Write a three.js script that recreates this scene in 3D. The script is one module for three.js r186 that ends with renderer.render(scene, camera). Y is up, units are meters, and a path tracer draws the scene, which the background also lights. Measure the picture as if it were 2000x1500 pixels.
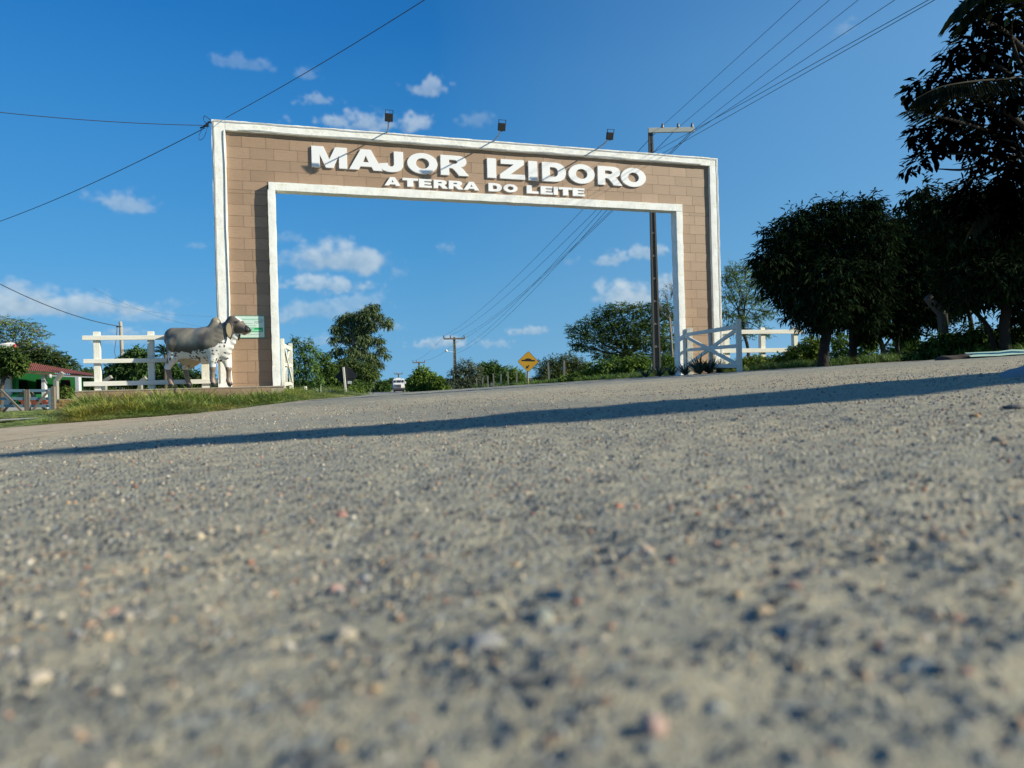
import * as THREE from 'three';
import { mergeGeometries } from 'three/addons/utils/BufferGeometryUtils.js';
import { RoundedBoxGeometry } from 'three/addons/geometries/RoundedBoxGeometry.js';

// ---------------------------------------------------------------- camera, sky, sun, exposure
const scene = new THREE.Scene();
const EYE = 0.06;                                    // the camera lies almost on the road
const camera = new THREE.PerspectiveCamera(55.68, 4 / 3, 0.02, 6000);
camera.position.set(0, EYE, 0);
camera.rotation.set(0, 0, -0.027);
camera.focus = 7;
camera.userData.fStop = 10;
const renderer = new THREE.WebGLRenderer({ antialias: true });
renderer.setSize(1024, 768);
renderer.toneMapping = THREE.LinearToneMapping;
renderer.toneMappingExposure = 1.25;
renderer.shadowMap.enabled = true;
const SUN = new THREE.Vector3(1.89, 0.98, 0.453).normalize();
const sun = new THREE.DirectionalLight(new THREE.Color(1.0, 0.92, 0.75), 5.0);
sun.position.copy(SUN).multiplyScalar(80).add(new THREE.Vector3(0, 0, -16));
sun.target.position.set(0, 0, -16);
sun.castShadow = true;
sun.shadow.radius = 1.8;
Object.assign(sun.shadow.camera, { left: -40, right: 40, top: 30, bottom: -30, near: 1, far: 200 });
sun.shadow.mapSize.set(4096, 4096);
scene.add(sun, sun.target);

// ---------------------------------------------------------------- helpers
function rng(seed) { let a = seed >>> 0; return () => { a = (a + 0x6d2b79f5) >>> 0; let t = Math.imul(a ^ (a >>> 15), 1 | a); t = (t + Math.imul(t ^ (t >>> 7), 61 | t)) ^ t; return ((t ^ (t >>> 14)) >>> 0) / 4294967296; }; }
const clamp = (x, a = 0, b = 1) => Math.min(b, Math.max(a, x));
const lerp = (a, b, t) => a + (b - a) * t;
const smooth = (a, b, x) => { const t = clamp((x - a) / (b - a)); return t * t * (3 - 2 * t); };
function hash2(x, y, s = 0) { let h = Math.imul(x | 0, 374761393) + Math.imul(y | 0, 668265263) + Math.imul(s | 0, 1442695041); h = Math.imul(h ^ (h >>> 13), 1274126177); h = Math.imul(h ^ (h >>> 16), 2246822519); return ((h ^ (h >>> 15)) >>> 0) / 4294967296; }
function vnoise(x, y, s = 0, wrap = 0) {
  const xi = Math.floor(x), yi = Math.floor(y), fx = x - xi, fy = y - yi, u = fx * fx * (3 - 2 * fx), v = fy * fy * (3 - 2 * fy);
  const w = wrap ? (k) => ((k % wrap) + wrap) % wrap : (k) => k;
  const a = hash2(w(xi), w(yi), s), b = hash2(w(xi + 1), w(yi), s), c = hash2(w(xi), w(yi + 1), s), d = hash2(w(xi + 1), w(yi + 1), s);
  return a + (b - a) * u + (c - a) * v + (a - b - c + d) * u * v;
}
function fbm(x, y, oct = 4, s = 0, wrap = 0) { let a = 0.5, r = 0, n = 0; for (let i = 0; i < oct; i++) { r += a * vnoise(x, y, s + i * 17, wrap); n += a; a *= 0.5; x *= 2; y *= 2; wrap *= 2; } return r / n; }
const V = (x, y, z) => new THREE.Vector3(x, y, z);
const FPX = 1420, CR = Math.cos(0.027), SR = Math.sin(0.027);
// a point Z metres ahead that was measured at pixel (px, py) of the survey picture
const P = (px, py, Z) => { const rx = px - 1000, ry = 750 - py; return V(((rx * CR + ry * SR) / FPX) * Z, ((-rx * SR + ry * CR) / FPX) * Z + EYE, -Z); };
const col = (r, g, b) => new THREE.Color().setRGB(r, g, b);
const shadowed = (m) => { m.castShadow = m.receiveShadow = true; return m; };
const taken = {};
function numbered(name) { const n = taken[name] ?? 0; taken[name] = n + 1; return n ? `${name}_${String(n).padStart(3, '0')}` : name; }
function tag(o, label, category, group, kind) { if (label) o.userData.label = label; if (category) o.userData.category = category; if (group) o.userData.group = group; if (kind) o.userData.kind = kind; return o; }
function thing(name, label, category, pos = [0, 0, 0], turn = 0, group) {
  const o = new THREE.Group(); o.name = numbered(name); o.position.set(...(pos.isVector3 ? pos.toArray() : pos)); o.rotation.y = turn; scene.add(o); return tag(o, label, category, group);
}
function mesh(name, geo, mat, parent = scene) { const m = shadowed(new THREE.Mesh(geo, mat)); m.name = parent === scene ? numbered(name) : name; parent.add(m); return m; }
function struct(name, geo, mat) { const m = mesh(name, geo, mat); m.userData.kind = 'structure'; return m; }
const box = (w, h, d, x = 0, y = 0, z = 0) => new THREE.BoxGeometry(w, h, d).translate(x, y, z);
const rbox = (w, h, d, x = 0, y = 0, z = 0, r = 0.01) => new RoundedBoxGeometry(w, h, d, 1, r).translate(x, y, z);
// a bar from a to b, w wide (in the plane of "up"), t thick
function bar(a, b, w, t, up = V(0, 1, 0), r = 0) {
  const d = b.clone().sub(a), L = d.length(), x = d.normalize(), z = x.clone().cross(up).normalize(), y = z.clone().cross(x);
  const g = r ? new RoundedBoxGeometry(L, w, t, 1, r) : new THREE.BoxGeometry(L, w, t);
  return g.applyMatrix4(new THREE.Matrix4().makeBasis(x, y, z).setPosition(a.clone().add(b).multiplyScalar(0.5)));
}
function merge(list) { const l = list.map((g) => { const h = g.index ? g.toNonIndexed() : g; for (const k of Object.keys(h.attributes)) if (!['position', 'normal', 'uv', 'color'].includes(k)) h.deleteAttribute(k); return h; }); if (l.some((g) => g.attributes.color)) l.forEach((g) => { if (!g.attributes.color) g.setAttribute('color', new THREE.BufferAttribute(new Float32Array(g.attributes.position.count * 3).fill(1), 3)); }); return mergeGeometries(l); }
// tapered limb through points
function limb(pts, r0, r1, sides = 6, seg = 0, wob = 0, seed = 1) {
  const curve = new THREE.CatmullRomCurve3(pts), n = seg || Math.max(3, pts.length * 3), fr = curve.computeFrenetFrames(n), pos = [], idx = [], uv = [], R = rng(seed);
  for (let i = 0; i <= n; i++) {
    const t = i / n, p = curve.getPoint(t), r = lerp(r0, r1, Math.pow(t, 0.8));
    for (let k = 0; k <= sides; k++) {
      const a = (k / sides) * Math.PI * 2, rr = r * (1 + (k % sides ? wob * (R() - 0.5) : 0));
      pos.push(p.x + (fr.normals[i].x * Math.cos(a) + fr.binormals[i].x * Math.sin(a)) * rr, p.y + (fr.normals[i].y * Math.cos(a) + fr.binormals[i].y * Math.sin(a)) * rr, p.z + (fr.normals[i].z * Math.cos(a) + fr.binormals[i].z * Math.sin(a)) * rr);
      uv.push(k / sides, t);
      if (i < n && k < sides) { const a0 = i * (sides + 1) + k, b0 = a0 + sides + 1; idx.push(a0, b0, a0 + 1, a0 + 1, b0, b0 + 1); }
    }
  }
  const g = new THREE.BufferGeometry(); g.setAttribute('position', new THREE.Float32BufferAttribute(pos, 3)); g.setAttribute('uv', new THREE.Float32BufferAttribute(uv, 2)); g.setIndex(idx); g.computeVertexNormals(); return g;
}
function wireGeo(a, b, sag, r, n = 24) { const pts = []; for (let i = 0; i <= n; i++) { const t = i / n; pts.push(V(lerp(a.x, b.x, t), lerp(a.y, b.y, t) - sag * 4 * t * (1 - t), lerp(a.z, b.z, t))); } return new THREE.TubeGeometry(new THREE.CatmullRomCurve3(pts), n, r, 4); }
// smooth mesh of the zero level of a distance field (naive surface nets)
function nets(lo, hi, h, f, colorOf) {
  const n = [0, 1, 2].map((k) => Math.ceil((hi[k] - lo[k]) / h) + 1), [nx, ny, nz] = n, F = new Float32Array(nx * ny * nz), at = (i, j, k) => i + nx * (j + ny * k);
  for (let k = 0; k < nz; k++) for (let j = 0; j < ny; j++) for (let i = 0; i < nx; i++) F[at(i, j, k)] = f(lo[0] + i * h, lo[1] + j * h, lo[2] + k * h);
  const id = new Int32Array(nx * ny * nz).fill(-1), pos = [], idx = [];
  const E = [[0, 1], [2, 3], [4, 5], [6, 7], [0, 2], [1, 3], [4, 6], [5, 7], [0, 4], [1, 5], [2, 6], [3, 7]];
  for (let k = 0; k < nz - 1; k++) for (let j = 0; j < ny - 1; j++) for (let i = 0; i < nx - 1; i++) {
    const c = []; let m = 0; for (let q = 0; q < 8; q++) { const v = F[at(i + (q & 1), j + ((q >> 1) & 1), k + (q >> 2))]; c.push(v); if (v < 0) m++; }
    if (!m || m === 8) continue;
    let x = 0, y = 0, z = 0, w = 0;
    for (const [a, b] of E) if (c[a] < 0 !== c[b] < 0) { const t = c[a] / (c[a] - c[b]); x += lerp(a & 1, b & 1, t); y += lerp((a >> 1) & 1, (b >> 1) & 1, t); z += lerp(a >> 2, b >> 2, t); w++; }
    id[at(i, j, k)] = pos.length / 3; pos.push(lo[0] + (i + x / w) * h, lo[1] + (j + y / w) * h, lo[2] + (k + z / w) * h);
  }
  const quad = (a, b, c, d, s) => { if (a < 0 || b < 0 || c < 0 || d < 0) return; s ? idx.push(a, b, c, a, c, d) : idx.push(a, c, b, a, d, c); };
  for (let k = 1; k < nz - 1; k++) for (let j = 1; j < ny - 1; j++) for (let i = 1; i < nx - 1; i++) {
    const s = F[at(i, j, k)] < 0;
    if (s !== F[at(i + 1, j, k)] < 0) quad(id[at(i, j - 1, k - 1)], id[at(i, j, k - 1)], id[at(i, j, k)], id[at(i, j - 1, k)], s);
    if (s !== F[at(i, j + 1, k)] < 0) quad(id[at(i - 1, j, k - 1)], id[at(i - 1, j, k)], id[at(i, j, k)], id[at(i, j, k - 1)], s);
    if (s !== F[at(i, j, k + 1)] < 0) quad(id[at(i - 1, j - 1, k)], id[at(i, j - 1, k)], id[at(i, j, k)], id[at(i - 1, j, k)], s);
  }
  const g = new THREE.BufferGeometry(); g.setAttribute('position', new THREE.Float32BufferAttribute(pos, 3)); g.setIndex(idx); g.computeVertexNormals();
  if (colorOf) { const c = new Float32Array(pos.length), nn = g.attributes.normal.array; for (let q = 0; q < pos.length; q += 3) { const [r, gg, b] = colorOf(pos[q], pos[q + 1], pos[q + 2], nn[q], nn[q + 1], nn[q + 2]); c[q] = r; c[q + 1] = gg; c[q + 2] = b; } g.setAttribute('color', new THREE.BufferAttribute(c, 3)); }
  return g;
}
const capsule = (x, y, z, a, b, ra, rb) => { const dx = b[0] - a[0], dy = b[1] - a[1], dz = b[2] - a[2], t = clamp(((x - a[0]) * dx + (y - a[1]) * dy + (z - a[2]) * dz) / (dx * dx + dy * dy + dz * dz + 1e-9)); return Math.hypot(x - a[0] - dx * t, y - a[1] - dy * t, z - a[2] - dz * t) - lerp(ra, rb, t); };
const smin = (a, b, k) => { const h = clamp(0.5 + (0.5 * (b - a)) / k); return lerp(b, a, h) - k * h * (1 - h); };

// ---------------------------------------------------------------- the sky (one computed equirectangular picture, air and clouds only)
{
  const W = 4096, H = 2048, data = new Float32Array(W * H * 4);
  const s2l = (c) => { c /= 255; return c <= 0.04045 ? c / 12.92 : ((c + 0.055) / 1.055) ** 2.4; };
  const hex = (r, g, b) => [s2l(r), s2l(g), s2l(b)];
  // elevation profile, away from the sun and towards it
  const away = [[0, hex(126, 186, 227)], [5, hex(107, 175, 224)], [10, hex(84, 161, 220)], [14, hex(72, 150, 214)], [20, hex(55, 136, 206)], [26, hex(38, 120, 195)], [40, hex(24, 92, 165)], [90, hex(18, 70, 135)]];
  const near = [[0, hex(158, 197, 224)], [5, hex(148, 192, 222)], [15, hex(137, 184, 219)], [23, hex(140, 188, 221)], [30, hex(122, 172, 208)], [42, hex(84, 136, 188)], [90, hex(28, 80, 142)]];
  const prof = (T, e) => { let i = 0; while (i < T.length - 2 && e > T[i + 1][0]) i++; const t = clamp((e - T[i][0]) / (T[i + 1][0] - T[i][0])); return [0, 1, 2].map((k) => lerp(T[i][1][k], T[i + 1][1][k], t)); };
  const sunAz = Math.atan2(SUN.x, -SUN.z), TA = [], TN = [];
  for (let j = 0; j < H; j++) { const e = ((j + 0.5) / H - 0.5) * 180; TA.push(prof(away, Math.max(0, e))); TN.push(prof(near, Math.max(0, e))); }
  for (let j = 0; j < H; j++) for (let i = 0; i < W; i++) {
    const th = ((i + 0.5) / W - 0.5) * 2 * Math.PI, az = Math.atan2(Math.cos(th), -Math.sin(th));     // dir = (cos th, ., sin th)
    let d = Math.abs(az - sunAz); if (d > Math.PI) d = 2 * Math.PI - d;
    const t = Math.pow(clamp(1 - d / 1.9), 0.8), dim = (1 - 0.12 * Math.exp(-(((d - 1.75) / 0.4) ** 2))) / 1.25, o = (j * W + i) * 4;
    for (let k = 0; k < 3; k++) data[o + k] = lerp(TA[j][k], TN[j][k], t) * dim;
    data[o + 3] = 1;
  }
  const put = (azc, elc, ha, he, dens, seed, grey) => {                                                // one fair-weather cloud, angles in radians
    const j0 = Math.floor(((elc - he * 2) / Math.PI + 0.5) * H), j1 = Math.ceil(((elc + he * 2) / Math.PI + 0.5) * H);
    const sc = 1 / (Math.min(he * 1.6, ha));
    for (let j = Math.max(H / 2, j0); j <= j1; j++) {
      const el = ((j + 0.5) / H - 0.5) * Math.PI, i0 = ((Math.atan2(-Math.cos(azc), Math.sin(azc)) / (2 * Math.PI)) + 0.5) * W, span = Math.ceil((ha * 2 / (2 * Math.PI)) * W);
      for (let q = -span; q <= span; q++) {
        const i = ((Math.round(i0) + q) % W + W) % W, a = (q / W) * 2 * Math.PI;
        const X = a / ha, Y = (el - elc) / he, n = fbm(a * sc * 1.3 + seed * 7.3, (el - elc) * sc * 1.9 + seed * 3.1, 5, seed), n2 = fbm(a * sc * 4 + seed, (el - elc) * sc * 4.6, 4, seed + 50);
        const base = Y < 0 ? Y * 1.6 : Y;                                                             // flatter underneath
        const body = 1.08 - Math.sqrt(X * X + base * base) + (n - 0.5) * 1.45 + (n2 - 0.5) * 0.62;
        const al = smooth(0.08, 0.8, body) * dens; if (al <= 0.002) continue;
        const lit = clamp(0.55 + Y * 0.55 + (n - 0.5) * 0.7 + (n2 - 0.5) * 0.8), o = (j * W + i) * 4;
        const cw = [0.50, 0.58, 0.63], cg = [0.2, 0.31, 0.43], L = clamp(lerp(lit, lit * 0.75, grey));
        for (let k = 0; k < 3; k++) data[o + k] = lerp(data[o + k], lerp(cg[k], cw[k], L), al);
      }
    }
  };
  const C = [[252, 400, 62, 24, 0.62], [470, 124, 58, 14, 0.25], [625, 198, 42, 14, 0.45], [838, 172, 46, 18, 0.6], [600, 148, 28, 12, 0.25], [725, 244, 120, 20, 0.7], [935, 235, 34, 22, 0.25],
    [655, 512, 120, 40, 0.95], [640, 560, 95, 20, 0.8], [610, 605, 90, 26, 0.5], [556, 626, 30, 15, 0.6], [870, 487, 18, 16, 0.25], [1190, 508, 36, 14, 0.6], [1262, 496, 50, 16, 0.65], [1225, 582, 70, 34, 1.0], [1300, 560, 40, 30, 0.85],
    [1040, 648, 48, 12, 0.65], [965, 672, 40, 10, 0.4], [862, 672, 62, 14, 0.8], [130, 600, 170, 26, 0.85], [15, 572, 62, 28, 0.7], [285, 620, 60, 14, 0.4], [240, 650, 45, 9, 0.5], [1110, 510, 20, 12, 0.25], [700, 592, 60, 18, 0.4], [1650, 58, 26, 12, 0.22], [250, 668, 60, 8, 0.35],
    [760, 640, 40, 12, 0.5], [565, 466, 40, 14, 0.25], [20, 600, 90, 26, 0.7], [385, 480, 20, 8, 0.25], [640, 668, 60, 12, 0.4]];
  C.forEach(([px, py, w, h, d], k) => { const p = P(px, py, 1); p.y -= EYE; p.normalize(); put(Math.atan2(p.x, -p.z), Math.asin(p.y), (w * 1.12) / FPX, (h * 1.18) / FPX, d * 0.78, k + 3, k % 3 === 1 ? 0.3 : 0); });
  const R = rng(77);
  for (let k = 0; k < 90; k++) { const az = R() * Math.PI * 2 - Math.PI, el = 0.03 + R() * R() * 0.5, w = 0.03 + R() * 0.07; if (Math.abs(az) < 0.68 && el < 0.55) continue; put(az, el, w, w * (0.22 + R() * 0.2), 0.3 + R() * 0.6, k + 60, 0); }
  const t = new THREE.DataTexture(data, W, H, THREE.RGBAFormat, THREE.FloatType);
  t.mapping = THREE.EquirectangularReflectionMapping; t.magFilter = THREE.LinearFilter; t.needsUpdate = true;
  scene.background = t; scene.environment = t;
}

// ---------------------------------------------------------------- materials
const std = (r, g, b, rough = 0.85, extra = {}) => new THREE.MeshStandardMaterial({ color: col(r, g, b), roughness: rough, ...extra });
function noiseTex(size, f, srgb = false, rx = 1, ry = 1) {
  const d = new Uint8Array(size * size * 4);
  for (let y = 0; y < size; y++) for (let x = 0; x < size; x++) { const c = f(x / size, y / size); const o = (y * size + x) * 4; if (typeof c === 'number') d[o] = d[o + 1] = d[o + 2] = clamp(c) * 255; else for (let k = 0; k < 3; k++) d[o + k] = clamp(c[k]) * 255; d[o + 3] = 255; }
  const t = new THREE.DataTexture(d, size, size); t.wrapS = t.wrapT = THREE.RepeatWrapping; t.magFilter = THREE.LinearFilter; t.repeat.set(rx, ry); if (srgb) t.colorSpace = THREE.SRGBColorSpace; t.needsUpdate = true; return t;
}
const plasterBump = noiseTex(256, (u, v) => fbm(u * 24, v * 24, 4, 5, 24));
const plasterMap = noiseTex(512, (u, v) => { const n = fbm(u * 6, v * 6, 5, 9, 6), s = smooth(0.55, 0.85, fbm(u * 32, v * 4, 3, 31, 4)) * smooth(0.4, 0.7, fbm(u * 4, v * 4, 3, 12, 4)), k = smooth(0.66, 0.72, fbm(u * 16, v * 16, 4, 51, 16)); const w = 0.92 + n * 0.12 - s * 0.06 - k * 0.04; return [w, w * (1 - 0.01 * k), w * (0.985 - s * 0.02 - k * 0.05)]; }, true);
const M = {
  white: std(0.88, 0.89, 0.87, 0.9, { bumpMap: plasterBump, bumpScale: 0.004, map: plasterMap }),
  fence: std(0.78, 0.77, 0.7, 0.8, { map: plasterMap, bumpMap: plasterBump, bumpScale: 0.002 }),
  letter: std(0.82, 0.83, 0.83, 0.55),
  grout: std(0.13, 0.085, 0.06, 0.95),
  pvc: std(0.72, 0.72, 0.66, 0.5),
  cable: std(0.3, 0.31, 0.31, 0.7),
  black: std(0.02, 0.02, 0.022, 0.5),
  darkMetal: std(0.03, 0.032, 0.036, 0.45, { metalness: 0.3 }),
  steel: std(0.25, 0.25, 0.25, 0.5, { metalness: 0.6 }),
  concrete: std(0.34, 0.33, 0.29, 0.92, { bumpMap: plasterBump, bumpScale: 0.003, map: plasterMap }),
  concreteDark: std(0.17, 0.155, 0.13, 0.95, { bumpMap: plasterBump, bumpScale: 0.003 }),
  wire: std(0.05, 0.055, 0.06, 0.6),
  barkDark: std(0.02, 0.017, 0.014, 0.95, { bumpMap: plasterBump, bumpScale: 0.01 }),
  bark: std(0.1, 0.075, 0.055, 0.95, { bumpMap: plasterBump, bumpScale: 0.01 }),
  barkPale: std(0.27, 0.23, 0.19, 0.95, { bumpMap: plasterBump, bumpScale: 0.01 }),
};
// ---------------------------------------------------------------- ground: one height field for road, shoulder and verges (x to the right, f ahead)
const across = (x, f) => 0.98 * x + 0.196 * f;                         // distance from the road's line, to the right
const roadLeft = (f) => -0.78 - 0.02 * f + (f < 3 ? 0 : 0), roadRight = (f) => lerp(11.5, 7.2, smooth(8, 32, f));
function gy(x, f) {
  let a = x > 9 ? 0.342 + 0.012 * (x - 9) : x > -8 ? 0.038 * x : -0.304 + 0.02 * (x + 8);
  const q = across(x, f) - roadLeft(f);
  a -= 0.10 * smooth(0, -1.7, q);
  a -= 0.03 * smooth(0.25, -0.35, q) * smooth(3.2, 1.2, f);
  const w = smooth(26, 100, f); a = lerp(a, -0.9, w * smooth(-60, -20, x) + w * 0.0);
  a += (fbm(x * 1.6 + 40, f * 1.6 + 40, 3, 3) - 0.5) * 0.016 * smooth(0.2, 1.5, Math.hypot(x, f)) + (fbm(x * 7, f * 7, 2, 8) - 0.5) * 0.006;
  return a;
}
const G = (x, f) => V(x, gy(x, f), -f);
function hitGround(px, py) { for (let Z = 0.09; Z < 400; Z *= 1.006) { const p = P(px, py, Z); if (p.y <= gy(p.x, Z)) return p; } return P(px, py, 60); }
// left rim of the bare shoulder, where the grass starts
const RIM = [[-13, 6.6], [-10.2, 8.6], [-7.7, 11], [-6.3, 12.6], [-5.2, 14.2], [-4.45, 15.6], [-4.4, 18], [-5.35, 25], [-7.4, 35], [-12.8, 60], [-21, 100]];
function rimX(f) { if (f < RIM[0][1]) return -13 - (RIM[0][1] - f) * 1.4; for (let i = 0; i < RIM.length - 1; i++) if (f <= RIM[i + 1][1]) return lerp(RIM[i][0], RIM[i + 1][0], (f - RIM[i][1]) / (RIM[i + 1][1] - RIM[i][1])); return -21 - (f - 100) * 0.205; }

// chipped aggregate bound in sand: one 0.42 m tile, colour and height from the same stones
const TILE = 0.42, TN = 2048;
const chipH = new Float32Array(TN * TN);
const chipMap = (() => {
  const d = new Uint8Array(TN * TN * 4), R = rng(5);
  const pal = [[0.29, 0.285, 0.27], [0.36, 0.35, 0.325], [0.21, 0.21, 0.205], [0.40, 0.375, 0.32], [0.46, 0.40, 0.31], [0.29, 0.265, 0.24], [0.55, 0.51, 0.43], [0.42, 0.28, 0.2], [0.12, 0.12, 0.125]], wts = [0.2, 0.36, 0.5, 0.64, 0.78, 0.85, 0.89, 0.925, 1];
  const layer = (K, rmin, rvar, prob) => { const L = { K, x: new Float32Array(K * K), y: new Float32Array(K * K), r: new Float32Array(K * K), c: new Float32Array(K * K * 3), e: new Float32Array(K * K), a: new Float32Array(K * K) }; for (let i = 0; i < K * K; i++) { L.x[i] = R(); L.y[i] = R(); L.r[i] = R() < prob ? rmin + R() * R() * rvar : 0; L.e[i] = 0.7 + R() * 0.7; L.a[i] = R() * 3.14; const w = R(), p = pal[wts.findIndex((v) => w <= v)], b = 0.85 + R() * 0.3; for (let k = 0; k < 3; k++) L.c[i * 3 + k] = p[k] * b; } return L; };
  const L1 = layer(150, 0.36, 0.55, 0.96), L2 = layer(56, 0.24, 0.3, 0.34);
  const enc = (c) => Math.round(255 * (c <= 0.0031308 ? 12.92 * c : 1.055 * c ** (1 / 2.4) - 0.055));
  const near = (L, x, y, wx, wy) => { const u = (x / TN) * L.K + wx, v = (y / TN) * L.K + wy, ui = Math.floor(u), vi = Math.floor(v); let h = -1, hit = -1; for (let b = -1; b <= 1; b++) for (let a = -1; a <= 1; a++) { const q = ((ui + a + L.K) % L.K) + L.K * ((vi + b + L.K) % L.K), r = L.r[q]; if (!r) continue; const dx0 = ui + a + L.x[q] - u, dy0 = vi + b + L.y[q] - v, ca = Math.cos(L.a[q]), sa = Math.sin(L.a[q]), dx = (dx0 * ca + dy0 * sa) * L.e[q], dy = (dy0 * ca - dx0 * sa) / L.e[q], m = Math.max(Math.hypot(dx, dy), Math.abs(dx) * 1.12, Math.abs(dy) * 1.12), t = 1 - (m / r) ** 2; const hh = t > 0 ? Math.pow(t, 0.55) * r : -1; if (hh > h) { h = hh; hit = q; } } return [h, hit]; };
  for (let y = 0; y < TN; y++) for (let x = 0; x < TN; x++) {
    const wx = (vnoise(x / 16, y / 16, 2, 128) - 0.5) * 0.55, wy = (vnoise(x / 16, y / 16, 4, 128) - 0.5) * 0.55, [h1, i1] = near(L1, x, y, wx, wy), [h2, i2] = near(L2, x, y, wx * 0.5, wy * 0.5);
    const H1 = h1 * 0.66, H2 = h2 * 1.15, grain = hash2(x, y, 9), n = fbm(x / 128, y / 128, 4, 21, 16), gr2 = hash2(x >> 1, y >> 1, 3), sandy = -0.02 + 0.42 * n + (gr2 - 0.5) * 0.08, top = Math.max(H1, H2);
    const o = (y * TN + x) * 4, S = [0.47, 0.405, 0.305]; let c;
    if (top > sandy) { const two = H2 > H1, L = two ? L2 : L1, q = two ? i2 : i1, e = smooth(sandy, sandy + 0.1, top), s = 0.88 + grain * 0.14 + gr2 * 0.1; c = [0, 1, 2].map((k) => lerp(S[k], L.c[q * 3 + k], e) * s); } else { const s = 0.8 + grain * 0.2 + gr2 * 0.2, t = smooth(0.3, 0.7, fbm(x / 64, y / 64, 3, 41, 32)); c = S.map((v, k) => lerp(v, [0.36, 0.33, 0.27][k], t) * s); }
    for (let k = 0; k < 3; k++) d[o + k] = enc(c[k]); d[o + 3] = 255;
    chipH[y * TN + x] = clamp(Math.max(top, sandy) * 1.25 + (grain - 0.5) * 0.04 + (gr2 - 0.5) * 0.05, 0, 1);
  }
  const t = new THREE.DataTexture(d, TN, TN); t.wrapS = t.wrapT = THREE.RepeatWrapping; t.magFilter = THREE.LinearFilter; t.colorSpace = THREE.SRGBColorSpace; t.needsUpdate = true; return t;
})();
const chipBump = (() => { const d = new Uint8Array(TN * TN); for (let i = 0; i < d.length; i++) d[i] = chipH[i] * 255; const t = new THREE.DataTexture(d, TN, TN, THREE.RedFormat); t.wrapS = t.wrapT = THREE.RepeatWrapping; t.magFilter = THREE.LinearFilter; t.needsUpdate = true; return t; })();
function chipAt(x, f) { let u = (x / TILE) * TN, v = (f / TILE) * TN; const ui = Math.floor(u), vi = Math.floor(v), a = u - ui, b = v - vi, w = (i, j) => chipH[(((j % TN) + TN) % TN) * TN + (((i % TN) + TN) % TN)]; return lerp(lerp(w(ui, vi), w(ui + 1, vi), a), lerp(w(ui, vi + 1), w(ui + 1, vi + 1), a), b); }
// how much blown sand lies on the asphalt
function sand(x, f) {
  const q = across(x, f) - roadLeft(f), n = fbm(x * 0.9 + 9, f * 0.5 + 3, 4, 61), m = fbm(x * 4.5, f * 4.5, 3, 71);
  const band = smooth(1.9, 3.0, f) * smooth(8.5, 5.5, f) * smooth(-0.4, 0.6, q);
  return clamp(0.28 + band * 0.55 + (n - 0.5) * 1.3 + (m - 0.5) * 0.9 + 0.8 * smooth(0.35, -0.1, q) - 1.0 * smooth(5.5, 8.5, f) * smooth(0, 1, q));
}
const lift = (x, f) => { const r = Math.hypot(x, f), k = r < 1.2 ? 1 : Math.max(0.22, 1 / (1 + (r - 1.2) * 0.9)); const fine = (fbm(x * 45, f * 45, 3, 23) - 0.5) * 0.0045 * Math.min(1, 1.6 / (r + 0.6)); return (chipAt(x, f) - 0.35) * 0.0037 * k * (1 - 0.35 * sand(x, f)) + fine; };
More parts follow.
